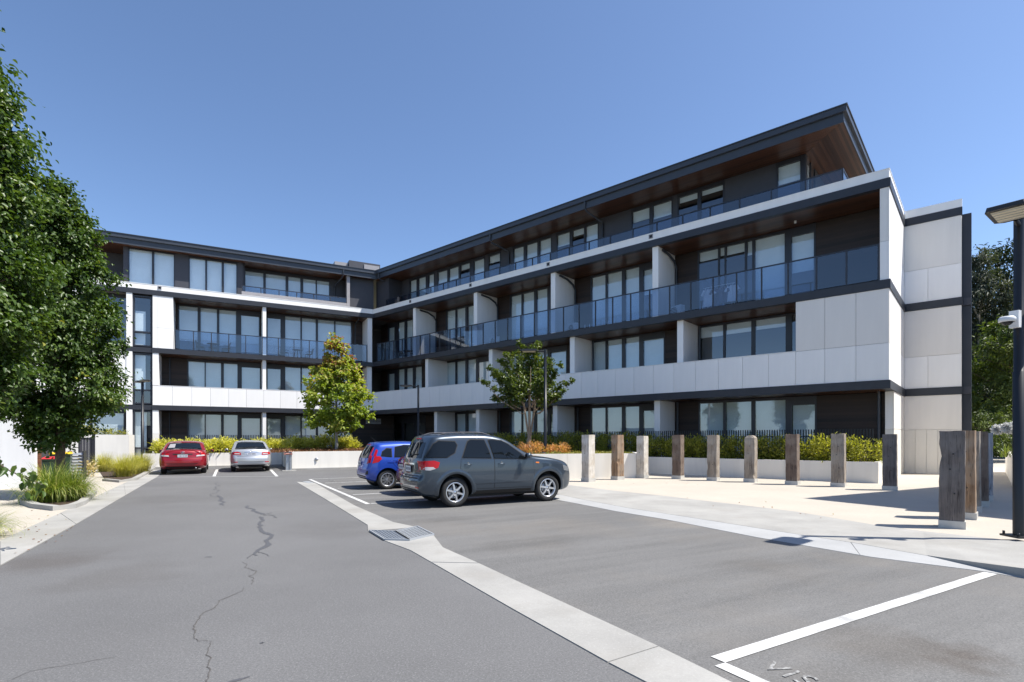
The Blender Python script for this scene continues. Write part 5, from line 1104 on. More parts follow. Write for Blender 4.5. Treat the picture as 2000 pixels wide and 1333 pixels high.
def bin_(p, h, w, lid, label):
    t = empty('wheelie_bin', (*p, 0.01), aL + .1, label, 'wheelie bin', 'wheelie bins by the garage'); b = w/2
    z1 = h - .10; P = [(-b*.78,-b*.9),(b*.78,-b*.9),(b*.78,b*.8),(-b*.78,b*.8)]; Q = [(-b,-b*1.2),(b,-b*1.2),(b,b*1.1),(-b,b*1.1)]
    V = [(*q, .06) for q in P] + [(*q, z1) for q in Q]; MB().add(V, [(3,2,1,0),(4,5,6,7),(0,1,5,4),(1,2,6,5),(2,3,7,6),(3,0,4,7)]).build('body', M['bin_green'], t)
    MB().box(-b*1.06, b*1.06, -b*1.27, b*1.16, z1, z1 + .05).build('rim', M['bin_green'], t)
    l = MB(); V = [(-b*1.08,-b*1.3,z1+.05),(b*1.08,-b*1.3,z1+.05),(b*1.08,b*1.2,z1+.05),(-b*1.08,b*1.2,z1+.05),(-b*.95,-b*1.1,z1+.10),(b*.95,-b*1.1,z1+.10),(b*.95,b*1.1,z1+.12),(-b*.95,b*1.1,z1+.12)]
    l.add(V, [(3,2,1,0),(4,5,6,7),(0,1,5,4),(1,2,6,5),(2,3,7,6),(3,0,4,7)]).build('lid', lid, t)
    for s in (-1, 1): MB().lathe([(0,-.02),(.1,-.02),(.1,.02),(0,.02)], 14, 'y', (s*b*.7, b*.95, .1)).build('wheel', M['tyre'], t)
    MB().tube([(-b*.7,b*1.3,z1),(b*.7,b*1.3,z1)], .02, 6).build('handle', M['bin_green'], t)
bin_(at(103, 18.9), .93, .5, M['bin_red'], 'green wheelie bin with red lid behind the pear trunk'); bin_(at(120, 20.0), 1.07, .58, M['bin_yellow'], 'taller green wheelie bin with yellow lid behind the pear trunk')

# ------------------------------------------------------------------ balcony things
def bal(fr, t, y, z): v = Matrix.Translation((CX, CY, 0)) @ fr @ Vector((-t, y, z)); return v
def chair(p, rz, label):
    t = empty('outdoor_chair', p, rz, label, 'chair', 'dark chairs on the balconies')
    MB().box(-.23, .23, -.22, .22, .42, .46).build('seat', M['dark_in'], t); MB().add([(-.23,.19,.46),(.23,.19,.46),(.20,.30,.88),(-.20,.30,.88),(-.23,.22,.46),(.23,.22,.46),(.20,.33,.88),(-.20,.33,.88)], [(0,1,2,3),(7,6,5,4),(0,4,5,1),(3,2,6,7),(0,3,7,4),(1,5,6,2)]).build('backrest', M['dark_in'], t)
    for sx in (-1, 1):
        for sy in (-1, 1): MB().tube([(sx*.24,sy*.22,0),(sx*.21,sy*.2,.42)], .018, 6).build('leg', M['dark_in'], t)
        MB().box(sx*.25-.02, sx*.25+.02, -.2, .22, .62, .65).build('armrest', M['dark_in'], t)
def table(p, label, r=.42):
    t = empty('outdoor_table', p, 0, label, 'table', 'dark tables on the balconies'); MB().lathe([(0,.70),(r,.70),(r,.73),(0,.73)], 20).build('table_top', M['dark_in'], t)
    for k in range(4): a = k*math.pi/2 + .5; MB().tube([(r*.85*math.cos(a), r*.85*math.sin(a), 0), (r*.3*math.cos(a), r*.3*math.sin(a), .70)], .018, 6).build('leg', M['dark_in'], t)
chair(bal(FL, 12.15, 1.0, 7.8), aL + 1.4, 'dark chair left of the round table on the left balcony'); table(bal(FL, 11.35, 1.0, 7.8), 'round dark table on the left balcony'); chair(bal(FL, 10.55, 1.0, 7.8), aL - 1.4, 'dark chair right of the round table on the left balcony')
chair(bal(FL, 6.5, 1.0, 7.8), aL + 1.2, 'dark chair left of the table on the balcony behind the maple top'); table(bal(FL, 5.6, 1.0, 7.8), 'round dark table on the balcony behind the maple top', .38); chair(bal(FL, 4.75, 1.0, 7.8), aL - 1.4, 'dark chair right of the table on the balcony behind the maple top')
chair(bal(FR, 32.2, 1.1, 7.8), aR + 1.3, 'dark chair left of the table on the long balcony near the inner corner'); table(bal(FR, 31.4, 1.1, 7.8), 'dark table on the long balcony near the inner corner', .4); chair(bal(FR, 30.6, 1.1, 7.8), aR - 1.3, 'dark chair right of the table on the long balcony near the inner corner')
def ac(p, rz, label):
    t = empty('air_conditioner', p, rz, label, 'air conditioner', 'outdoor air conditioners on the balconies'); MB().box(-.40, .40, -.15, .15, .08, .70).build('casing', M['plastic_white'], t)
    MB().lathe([(.0,-.152),(.24,-.152),(.26,-.158)], 20, 'y', (-.08,0,.39)).build('fan_recess', M['dark_in'], t)
    for k in range(7): MB().box(-.36, .2, -.17, -.159, .16 + k*.075, .18 + k*.075).build('grille_bar', M['plastic_white'], t)
    for s in (-.3, .3): MB().box(s-.04, s+.04, -.17, .17, 0, .08).build('foot', M['dark_in'], t)
for t_, lab in ((9.25, 'white air conditioner right of the divider beside the clothes rack'), (15.75, 'white air conditioner right of the divider on the second long balcony'), (22.25, 'white air conditioner right of the divider on the third long balcony')): ac(bal(FR, t_, 1.35, 7.8), aR - .35, lab)
ac(bal(FL, 1.5, 1.2, 7.8), aL + .2, 'white air conditioner on the short wing balcony by the inner corner')
# clothes rack with washing
ck = empty('clothes_rack', bal(FR, 6.75, .5, 7.8), aR, 'white folding clothes rack on the long balcony', 'clothes rack')
MB().tube([(-.75,0,1.12),(.75,0,1.12)], .014, 6).build('rail', M['plastic_white'], ck)
for s in (-1, 1):
    for q in (-1, 1): MB().tube([(s*.7,q*.3,0),(s*.35 if q > 0 else s*.65,0,1.12)], .012, 6).build('leg', M['plastic_white'], ck)
def garment(x, w, h, m, label, sleeve=True):
    t = empty('hanging_shirt', bal(FR, 6.75 - x, .5, 7.8), aR, label, 'shirt', 'washing on the clothes rack'); zt = 1.06
    ny, nx = 9, 7; V = []
    for j in range(ny):
        for i in range(nx):
            u = i/(nx-1)*2 - 1; v = j/(ny-1); ww = w/2*(.62 + .38*min(1, v*5)) if j else w/2*.6
            V.append((u*ww, .05*math.sin(u*5 + v*2) + .02, zt - v*h - .05*abs(u)*(1-v)))
    F = [(j*nx+i, j*nx+i+1, (j+1)*nx+i+1, (j+1)*nx+i) for j in range(ny-1) for i in range(nx-1)]; b = len(V); V += [(x_, y_ + .05, z_) for x_, y_, z_ in V]; F += [tuple(reversed([k + b for k in f])) for f in F]
    MB().add(V, F).build('cloth', m, t)
    if sleeve:
        for s in (-1, 1): MB().tube([(s*w*.36,.03,zt-.06),(s*w*.62,.03,zt-.30)], [.07,.075], 8).build('sleeve', m, t)
    MB().tube([(0,0,1.13),(0,0,1.05),(-w*.3,.03,1.0),(w*.3,.03,1.0)], .006, 4).build('hanger', M['plastic_white'], t)
garment(-.52, .52, .85, M['cloth'], 'white T-shirt at the left end of the clothes rack'); garment(-.15, .45, .9, M['cloth_grey'], 'grey shirt hanging beside the left white T-shirt'); garment(.2, .42, .8, M['cloth_grey'], 'grey shirt in the middle right of the clothes rack'); garment(.6, .5, .78, M['cloth'], 'white T-shirt at the right end of the clothes rack')
for i in range(9):
    x, y = 14.35 - i*.16 - (.25 if i > 3 else 0), .45; b = MB().lathe([(0,0),(.04,0),(.04,.19),(.015,.25),(.015,.31),(0,.31)], 10).build('bottle', M['glass'] if i % 2 else M['plastic_white']); b.location = bal(FR, x, y, 7.8); tag(b, 'small bottle in the line of bottles behind the balcony glass', 'bottle', 'line of bottles on the long balcony')

# ------------------------------------------------------------------ cars
def catmull(P, n):
    P = [np.array(p, float) for p in P]; Q = [2*P[0]-P[1]] + P + [2*P[-1]-P[-2]]; out = []
    for i in range(1, len(Q)-2):
        p0, p1, p2, p3 = Q[i-1:i+3]; d = np.linalg.norm(p2-p1); 
        for t in np.linspace(0, 1, max(2, int(n*d)+2), endpoint=False):
            # centripetal-ish: limit tangents on short pieces
            m1 = (p2-p0)/ (np.linalg.norm(p2-p1)+np.linalg.norm(p1-p0)+1e-9)*d; m2 = (p3-p1)/(np.linalg.norm(p3-p2)+np.linalg.norm(p2-p1)+1e-9)*d
            out.append((2*t**3-3*t**2+1)*p1 + (t**3-2*t**2+t)*m1 + (-2*t**3+3*t**2)*p2 + (t**3-t**2)*m2)
    out.append(P[-1]); return np.array(out)

class Car:
    def __init__(c, name, label, loc, heading, spec, paint):
        c.s = spec; c.paint = paint
        c.root = empty(name, (*loc, 0.006), heading, label, 'car', 'cars in the car park')
        c.body()
    def W(c, x, z):
        s = c.s; w = s['w']/2
        w = w - s['tw'] * max(0, z - s['belt']) - .10*max(0, s['sill'] + .22 - z) + .02*math.sin(max(0, min(1, (z - s['sill'])/(s['belt'] - s['sill'])))*math.pi)
        for x0, d, L_, e in ((s['xr'], 1, s['lr'], s['ar']), (s['xf'], -1, s['lf'], s['af'])):
            q = 1 - (x - x0)*d/L_
            if q > 0: w -= e*min(1.2, q)**2.4
        return w
    def body(c):
        s = c.s; top = catmull(s['top'], 26)
        top[:, 0] = np.maximum.accumulate(top[:, 0] + np.arange(len(top))*1e-6)
        bot = catmull(s['bot'], 14); bz = np.interp(top[:, 0], bot[:, 0], bot[:, 1])
        n = len(top); outl = np.vstack([top, np.column_stack([top[:, 0], bz])[::-1][1:-1]]); NO = len(outl)
        seg = np.vstack([outl, outl[:1]]); a, b = seg[:-1], seg[1:]; ab = b - a; l2 = (ab**2).sum(1) + 1e-12
        def dist(p):
            t = np.clip(((p - a)*ab).sum(1)/l2, 0, 1); return math.sqrt(((a + ab*t[:, None] - p)**2).sum(1).min())
        r = s['round']
        def Y(x, z):
            d = min(dist(np.array([x, z])), r); return c.W(x, z) - r + math.sqrt(max(0, r*r - (r - d)**2))
        rows = [0, .04, .1, .17, .25, .33, .41, .49, .57, .65, .73, .81, .88, .94, .975, 1]
        V, F = [], []; idx = {}
        for i in range(n):
            for j, q in enumerate(rows):
                x, z = top[i, 0], bz[i] + (top[i, 1] - bz[i])*q
                if i in (0, n-1) and j: idx[i, j] = idx[i, 0]; continue
                idx[i, j] = len(V); V.append((x, Y(x, z), z))
        H = len(V); V += [(x, -y, z) for x, y, z in V]
        for i in range(n-1):
            for j in range(len(rows)-1):
                q = [idx[i,j], idx[i,j+1], idx[i+1,j+1], idx[i+1,j]]; q = [k for m_, k in enumerate(q) if k not in q[:m_]]
                if len(q) > 2: F.append(tuple(q)); F.append(tuple(H + k for k in reversed(q)))
        J = len(rows)-1; loop = [idx[i, J] for i in range(n)] + [idx[i, 0] for i in range(n-2, 0, -1)]
        nrm = np.zeros((NO, 2)); 
        for i in range(NO):
            t = outl[(i+1) % NO] - outl[i-1]; nn = np.array([-t[1], t[0]]); nrm[i] = nn/(np.linalg.norm(nn)+1e-9)
        K = 10; grid = []
        for i, k in enumerate(loop):
            x, y, z = V[k]; row = [k]
            ex = abs(nrm[i, 0]); crown = (s['crown_end']*ex + s['crown_top']*(1-ex)) if i < n else .0
            for m_ in range(1, K):
                u = 1 - 2*m_/K; dlt = crown*(1 - u*u); row.append(len(V)); V.append((x + nrm[i, 0]*dlt, y*u, z + nrm[i, 1]*dlt))
            row.append(H + k); grid.append(row)
        for i in range(NO):
            A_, B_ = grid[i], grid[(i+1) % NO]
            for m_ in range(K): F.append((A_[m_], A_[m_+1], B_[m_+1], B_[m_]))
        me = bpy.data.meshes.new('body'); me.from_pydata(V, [], F); bm = bmesh.new(); bm.from_mesh(me); bmesh.ops.remove_doubles(bm, verts=bm.verts, dist=1e-5); bmesh.ops.recalc_face_normals(bm, faces=bm.faces); bmesh.ops.triangulate(bm, faces=bm.faces)
        c.bvh = BVHTree.FromBMesh(bm); bm.to_mesh(me); bm.free(); me.materials.append(c.paint); me.materials.append(M['dark_in'])
        o = bpy.data.objects.new('body', me); COL.objects.link(o); cut = []
        for wx in (0, s['wb']):
            for sd_ in (1, -1):
                mb = MB(); ra = s['arch']; y0 = sd_*(s['w']/2 - .30); y1 = sd_*(s['w']/2 + .3); ya, yb = min(y0, y1), max(y0, y1)
                mb.lathe([(0, ya), (ra, ya), (ra, yb), (0, yb)], 40, 'y', (wx, 0, s['wr'] + .02)); cm = mb.mesh('cut', [M['dark_in']])
                bm = bmesh.new(); bm.from_mesh(cm); bmesh.ops.remove_doubles(bm, verts=bm.verts, dist=1e-5); bmesh.ops.recalc_face_normals(bm, faces=bm.faces); bm.to_mesh(cm); bm.free()
                co = bpy.data.objects.new('cut', cm); COL.objects.link(co); cut.append(co)
                md = o.modifiers.new('b', 'BOOLEAN'); md.operation = 'DIFFERENCE'; md.object = co; md.solver = 'EXACT'; md.material_mode = 'TRANSFER'
        dg = bpy.context.evaluated_depsgraph_get(); fin = bpy.data.meshes.new_from_object(o.evaluated_get(dg)); o.modifiers.clear(); o.data = fin
        for co in cut: bpy.data.objects.remove(co)
        fin.polygons.foreach_set('use_smooth', [True]*len(fin.polygons)); fin.set_sharp_from_angle(angle=R_(38)); fin.update()
        o.parent = c.root; c.bodyo = o
    def proj(c, name, pts, axis, m, off=.004, parent=None, sides=(1,), th=0.0, res=.07):
        """a fitted panel: outline pts in the side (x,z), rear/front (y,z) or top (x,y) view laid on the body"""
        P = []
        for a, b in zip(pts, pts[1:] + pts[:1]):
            a, b = Vector(a), Vector(b); k = max(1, int((b-a).length/res)); P += [a.lerp(b, i/k) for i in range(k)]
        nb_ = len(P); xs = [p.x for p in P]; ys = [p.y for p in P]; I_ = []
        gx = np.arange(min(xs)+res/2, max(xs), res); gy = np.arange(min(ys)+res/2, max(ys), res)
        I_ = [Vector((x, y)) for x in gx for y in gy]
        vs, es, fs, *_ = delaunay_2d_cdt(P + I_, [(i, (i+1) % nb_) for i in range(nb_)], [list(range(nb_))], 1, 1e-5)
        out = []
        for sd_ in sides:
            V = []; 
            for v in vs:
                if axis == 'side': o_, d = Vector((v.x, sd_*3, v.y)), Vector((0, -sd_, 0))
                elif axis == 'rear': o_, d = Vector((-4, v.x, v.y)), Vector((1, 0, 0))
                elif axis == 'front': o_, d = Vector((9, v.x, v.y)), Vector((-1, 0, 0))
                else: o_, d = Vector((v.x, v.y, 4)), Vector((0, 0, -1))
                h, nn, _, _ = c.bvh.ray_cast(o_, d)
                if h is None: h, nn, _, _ = c.bvh.find_nearest(o_ + d*3)
                if nn.dot(d) > 0: nn = -nn
                V.append(h + (nn*off))
            me = bpy.data.meshes.new(name); me.from_pydata(V, [], [tuple(f) for f in fs]); bm = bmesh.new(); bm.from_mesh(me); bmesh.ops.delete(bm, geom=[x for x in bm.verts if not x.link_faces], context='VERTS'); bmesh.ops.recalc_face_normals(bm, faces=bm.faces)
            f0 = bm.faces[:][0] if len(bm.faces) else None
            if f0 is not None:
                ref = {'side': Vector((0, sd_, 0)), 'rear': Vector((-1, 0, 0)), 'front': Vector((1, 0, 0)), 'top': Vector((0, 0, 1))}[axis]
                if sum(f.normal.dot(ref) for f in bm.faces) < 0: bmesh.ops.reverse_faces(bm, faces=bm.faces)
                # rim folded back onto the body gives the panel its thickness
                e = [x for x in bm.edges if len(x.link_faces) == 1]; r_ = bmesh.ops.extrude_edge_only(bm, edges=e)
                for x in r_['geom']:
                    if isinstance(x, bmesh.types.BMVert): x.co -= ref*(off + .006)
                bmesh.ops.recalc_face_normals(bm, faces=bm.faces)
            for f in bm.faces: f.smooth = True
            bm.to_mesh(me); bm.free(); me.set_sharp_from_angle(angle=R_(45)); me.materials.append(m)
            out.append(link(bpy.data.objects.new(name, me), parent or c.root))
        return out
    def side_y(c, x, z, sd_):
        h = c.bvh.ray_cast(Vector((x, sd_*3, z)), Vector((0, -sd_, 0)))[0]; return h.y if h else sd_*c.s['w']/2
    def rear_x(c, y, z):
        h = c.bvh.ray_cast(Vector((-4, y, z)), Vector((1, 0, 0)))[0]; return h.x if h else c.s['xr']
    def wheels(c, spokes=5, rim_r=.24, style='five'):
        s = c.s; R0, wd = s['wr'], .21
        tm = MB().lathe([(rim_r-.01,-.085),(rim_r+.02,-.10),(R0-.05,-.105),(R0-.015,-.09),(R0,-.06),(R0,.06),(R0-.015,.09),(R0-.05,.105),(rim_r+.02,.10),(rim_r-.01,.085)], 40, 'y').mesh('wheel', M['tyre'])
        rm = MB()
        rm.lathe([(rim_r+.002,.088),(rim_r-.012,.096),(rim_r-.028,.085),(rim_r-.035,.02)], 40, 'y'); rm.lathe([(0,.075),(.045,.075),(.055,.06),(.055,.03)], 16, 'y')
        for k in range(spokes):
            a0 = 2*math.pi*k/spokes + .3; pair = ((-.5,), (.5,)) if style == 'split' else ((0,),)
            for (q,) in pair:
                a = a0 + q*.22; d = Vector((math.cos(a), 0, math.sin(a))); t = Vector((-d.z, 0, d.x)); w0, w1 = (.016, .022) if style != 'five' else (.036, .030)
                if style == 'split': w1 = .018
                p0, p1 = d*.04, d*(rim_r-.015); V = []
                for p, w in ((p0, w0), (p0.lerp(p1, .6), w0*.85), (p1, w1)):
                    for sg, yy in ((-1,.045),(-.6,.082),(.6,.082),(1,.045)): V.append(p + t*w*sg + Vector((0, yy - .006*(p.length/rim_r), 0)))
                F = [(i*4+k2, i*4+k2+1, i*4+k2+5, i*4+k2+4) for i in range(2) for k2 in range(3)]
                rm.add(V, F, 0, False)
        rmm = rm.mesh('rim', M['alloy']); dm = MB().lathe([(0,.0),(.15,.0),(.15,.012),(0,.012)], 24, 'y').mesh('brake_disc', M['steel']); bk = MB().lathe([(0,-.09),(rim_r-.02,-.09),(rim_r-.02,-.03),(0,-.03)], 24, 'y').mesh('hub_back', M['dark_in'])
        for wx in (0, s['wb']):
            for sd_ in (1, -1):
                w = bpy.data.objects.new('wheel', tm); link(w, c.root, Matrix.Translation((wx, sd_*(s['w']/2 - .125), R0)) @ (Matrix.Rotation(math.pi, 4, 'Z') if sd_ < 0 else Matrix.Identity(4)) @ Matrix.Rotation(random.uniform(0, 1.2), 4, 'Y'))
                link(bpy.data.objects.new('rim', rmm), w); link(bpy.data.objects.new('brake_disc', dm), w); link(bpy.data.objects.new('hub_back', bk), w)
        # axle and floor shadow box between the wheels
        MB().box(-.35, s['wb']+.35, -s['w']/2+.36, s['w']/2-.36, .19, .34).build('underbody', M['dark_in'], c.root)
    def mirror(c, x, z):
        for sd_ in (1, -1):
            y = c.side_y(x, z - .06, sd_); mb = MB()
            mb.obox((x, y + sd_*.06, z - .01), (.04,0,0), (0,.06,0), (0,0,.018), 1)
            pr = [(-.085,.055,.055),(-.07,.085,.075),(.02,.075,.07),(.075,.035,.035)]; V = []; cy = y + sd_*.16
            for dx, wy, hz_ in pr:
                for k in range(10): a = 2*math.pi*k/10; V.append((x + dx, cy + wy*math.cos(a), z + .045 + hz_*math.sin(a)))
            F = [(i*10+k, i*10+(k+1)%10, (i+1)*10+(k+1)%10, (i+1)*10+k) for i in range(3) for k in range(10)] + [tuple(reversed(range(30, 40)))]
            mb.add(V[:10], [tuple(range(10))], 1); mb.add(V, F, 0, True).build('mirror', [c.paint, M['dark_in']], c.root)
    def handle(c, x, z, parent_pair):
        for sd_, dr in zip((1, -1), parent_pair):
            y = c.side_y(x, z, sd_); mb = MB(); mb.tube([(x-.085, y + sd_*.012, z), (x-.05, y + sd_*.032, z+.004), (x+.05, y + sd_*.032, z+.004), (x+.085, y + sd_*.012, z)], [.012,.014,.014,.012], 8); mb.build('handle', c.paint if c.s.get('body_handles', True) else M['chrome'], dr)
            c_ = MB().lathe([(0,0),(.05,.002),(0,.004)], 14, 'y', (x, y + sd_*.003, z)).build('handle_cup', M['dark_in'], dr)
    def plate(c, z, w=.37, h=.13, y0=0.0, name='number_plate'):
        x = c.rear_x(y0, z) - .012; p = MB().box(x-.01, x, y0-w/2, y0+w/2, z-h/2, z+h/2).build(name, M['plate'], c.root)
        mb = MB()
        for k in range(6):
            yy = y0 + w*.36 - k*w*.145 - (.012 if k > 2 else 0); mb.box(x-.012, x-.0102, yy-.018, yy+.012, z-.03, z+.032)
        mb.build('plate_characters', M['plate_ink'], p)
    def emblem(c, z, r=.05, y0=0, m='chrome', rings=1):
        x = c.rear_x(y0, z) - .006; V = []
        mb = MB()
        for rr, sx_, sz_ in ([(r, 1.4, .95)] + ([(r*.55, .55, 1.5), (r*.6, 1.15, .6)] if rings > 1 else [])):
            n = 24; pts = [(x, y0 + rr*sx_*math.cos(2*math.pi*k/n), z + rr*sz_*math.sin(2*math.pi*k/n)) for k in range(n+1)]; mb.tube(pts, .007, 6, caps=False)
        if rings == 1: mb.add([(x-.002, y0 + r*1.3*math.cos(2*math.pi*k/20), z + r*.85*math.sin(2*math.pi*k/20)) for k in range(20)], [tuple(range(20))])
        mb.build('emblem', M[m], c.root)

def offset_poly(pts, d):
    n = len(pts); out = []; A_ = sum(pts[i][0]*pts[(i+1)%n][1] - pts[(i+1)%n][0]*pts[i][1] for i in range(n)); sg = 1 if A_ > 0 else -1
    for i in range(n):
        p0, p1, p2 = Vector(pts[i-1]), Vector(pts[i]), Vector(pts[(i+1)%n]); e1, e2 = (p1-p0).normalized(), (p2-p1).normalized()
        n1, n2 = Vector((e1.y, -e1.x))*sg, Vector((e2.y, -e2.x))*sg; b = (n1+n2); b = b/max(.3, b.dot(n1)) if b.length > 1e-6 else n1; out.append(tuple(p1 + b*d))
    return out

hd = math.atan2(.476, .879)
# --- grey wagon -----------------------------------------------------------------------------------
suv = dict(w=1.72, belt=1.12, sill=.30, tw=.24, xr=-.87, xf=3.36, lr=.55, ar=.16, lf=.85, af=.24, wb=2.53, wr=.345, arch=.412, round=.085, crown_end=.07, crown_top=.03,
    top=[(-.87,.52),(-.865,.62),(-.835,.70),(-.80,.76),(-.785,.90),(-.77,1.05),(-.745,1.14),(-.66,1.34),(-.56,1.55),(-.49,1.63),(-.30,1.665),(.2,1.69),(.8,1.685),(1.15,1.64),(1.42,1.545),(1.8,1.31),(2.06,1.175),(2.2,1.14),(2.55,1.105),(2.9,1.05),(3.14,.975),(3.27,.87),(3.335,.70),(3.36,.5)],
    bot=[(-.87,.52),(-.84,.38),(-.7,.29),(-.3,.25),(1.2,.25),(2.8,.25),(3.15,.27),(3.3,.34),(3.36,.5)])
r0 = G(896, 991.3); fw = Vector((.879, .476)); lf_ = Vector((-.476, .879)); o0 = Vector(r0) + lf_*(1.72/2 - .03) - fw*.08
c = Car('parked_car', 'gunmetal grey station wagon parked nearest the camera, right side in view', o0, hd, suv, M['p_grey'])
c.wheels(6, .235, 'five')
B = (1, -1)
qw = [(-.70,1.17),(-.22,1.165),(-.02,1.27),(.05,1.44),(.0,1.52),(-.40,1.535),(-.52,1.46)]
rd = [(.17,1.155),(.90,1.135),(.86,1.30),(.76,1.555),(.40,1.56),(.33,1.52)]; fd = [(.99,1.13),(1.86,1.105),(1.72,1.23),(1.40,1.45),(1.22,1.54),(.95,1.56),(.88,1.55)]
for p in (qw, rd, fd):
    c.proj('window_trim', offset_poly(p, .022), 'side', M['dark_in'], .004, sides=B, res=.05); c.proj('side_window', p, 'side', M['carglass'], .013, sides=B, res=.05)
d1 = [(.10,.42),(.98,.40),(.985,1.09),(.12,1.10),(.06,.95),(.09,.72),(.02,.62)] ; d1 = [(.46,.42),(.985,.41),(.985,1.10),(.13,1.11),(.11,.86),(.30,.80),(.44,.62)]
d2 = [(1.0,.41),(2.06,.41),(2.10,.62),(2.07,1.06),(1.0,1.095)]
for p, hx in ((d1, .30), (d2, 1.18)):
    c.proj('door_gap', offset_poly(p, .008), 'side', M['dark_in'], .0015, sides=B); dr = c.proj('door', p, 'side', c.paint, .004, sides=B); c.handle(hx, .985, dr)
c.proj('sill_moulding', [(.47,.53),(2.07,.55),(2.07,.58),(.47,.56)], 'side', c.paint, .012, sides=B)
c.proj('side_skirt', [(.42,.27),(2.12,.27),(2.08,.37),(.44,.37)], 'side', M['dark_in'], .006, sides=B)
c.proj('tail_light', [(-.80,.88),(-.62,.87),(-.44,.93),(-.40,1.05),(-.52,1.09),(-.80,1.08)], 'side', M['lamp_red'], .008, sides=B); c.proj('tail_light', [(-.79,.88),(-.62,.87),(-.50,.905),(-.55,.945),(-.79,.95)], 'side', M['lamp_clear'], .011, sides=B)
for s_ in B: c.proj('tail_light', [(s_*.62,.89),(s_*.79,.88),(s_*.79,1.08),(s_*.60,1.07)], 'rear', M['lamp_red'], .008)
c.proj('rear_window', [(-.62,1.14),(.62,1.14),(.52,1.50),(-.52,1.50)], 'rear', M['carglass'], .006)
c.proj('tailgate_gap', [(-.64,.735),(.64,.735),(.64,.745),(-.64,.745)], 'rear', M['dark_in'], .004)
c.proj('tailgate_trim', [(-.34,.99),(.34,.99),(.34,1.02),(-.34,1.02)], 'rear', M['chrome'], .012); c.proj('plate_recess', [(-.30,.80),(.30,.80),(.32,.97),(-.32,.97)], 'rear', M['dark_in'], .004)
c.plate(.885); c.emblem(1.065, .045, 0)
c.proj('bumper_step', [(-.62,.675),(.62,.675),(.62,.70),(-.62,.70)], 'rear', M['dark_in'], .006); c.proj('bumper_lower', [(-.56,.32),(.56,.32),(.60,.42),(-.60,.42)], 'rear', M['dark_in'], .006)
for s_ in B: c.proj('reflector', [(s_*.50,.46),(s_*.68,.46),(s_*.68,.49),(s_*.50,.49)], 'rear', M['lamp_red'], .008)
c.proj('windscreen', [(1.40,-.56),(2.02,-.62),(2.02,.62),(1.40,.56)], 'top', M['carglass'], .006)
c.proj('high_brake_light', [(-.16,1.575),(.16,1.575),(.16,1.60),(-.16,1.60)], 'rear', M['lamp_red'], .012)
for s_ in B: c.proj('headlight', [(s_*.48,.74),(s_*.74,.78),(s_*.72,.92),(s_*.50,.86)], 'front', M['headlamp'], .006)
c.proj('headlight', [(3.02,.78),(3.22,.74),(3.20,.86),(2.98,.92)], 'side', M['headlamp'], .007, sides=B)
c.proj('grille', [(-.40,.62),(.40,.62),(.42,.78),(-.42,.78)], 'front', M['dark_in'], .006)
c.proj('side_repeater', [(2.14,.985),(2.24,.975),(2.24,1.01),(2.15,1.015)], 'side', M['lamp_amber'], .008, sides=B); c.mirror(1.86, 1.13)
for sd_ in B:
    pts = [(x, sd_*(c.W(x, 1.6) - .16), c.bvh.ray_cast(Vector((x, sd_*(c.W(x, 1.6) - .16), 3)), Vector((0,0,-1)))[0].z + (.045 if 0 < i < 6 else .0)) for i, x in enumerate(np.linspace(-.35, 1.0, 7))]
    MB().tube(pts, .013, 8).build('roof_rail', M['greywall'], c.root)
MB().tube([(-.38,.22,1.66),(-.52,.22,1.76)], [.006,.003], 6).build('aerial', M['dark_in'], c.root)
MB().tube([(c.rear_x(.02,1.17)-.02,.02,1.17),(c.rear_x(-.20,1.22)-.02,-.20,1.22),(c.rear_x(-.42,1.24)-.02,-.42,1.24)], .01, 6).build('rear_wiper', M['dark_in'], c.root)
for s_ in B:   # flared arches
    for wx in (0, 2.53):
        n = 20; V = []; F = []
        for k in range(n+1):
            a = math.radians(-14) + math.radians(208)*k/n
            for rr, oo in ((.414,.004),(.43,.016),(.49,.012),(.53,.0)):
                x, z = wx + rr*math.cos(a), .365 + rr*math.sin(a); z = max(z, .28); V.append((x, c.side_y(x, z, s_) + s_*oo, z))
        for k in range(n):
            for q in range(3): F.append((k*4+q, k*4+q+1, k*4+q+5, k*4+q+4))
        o = MB().add(V, F, 0, True).build('wheel_arch', c.paint, c.root)

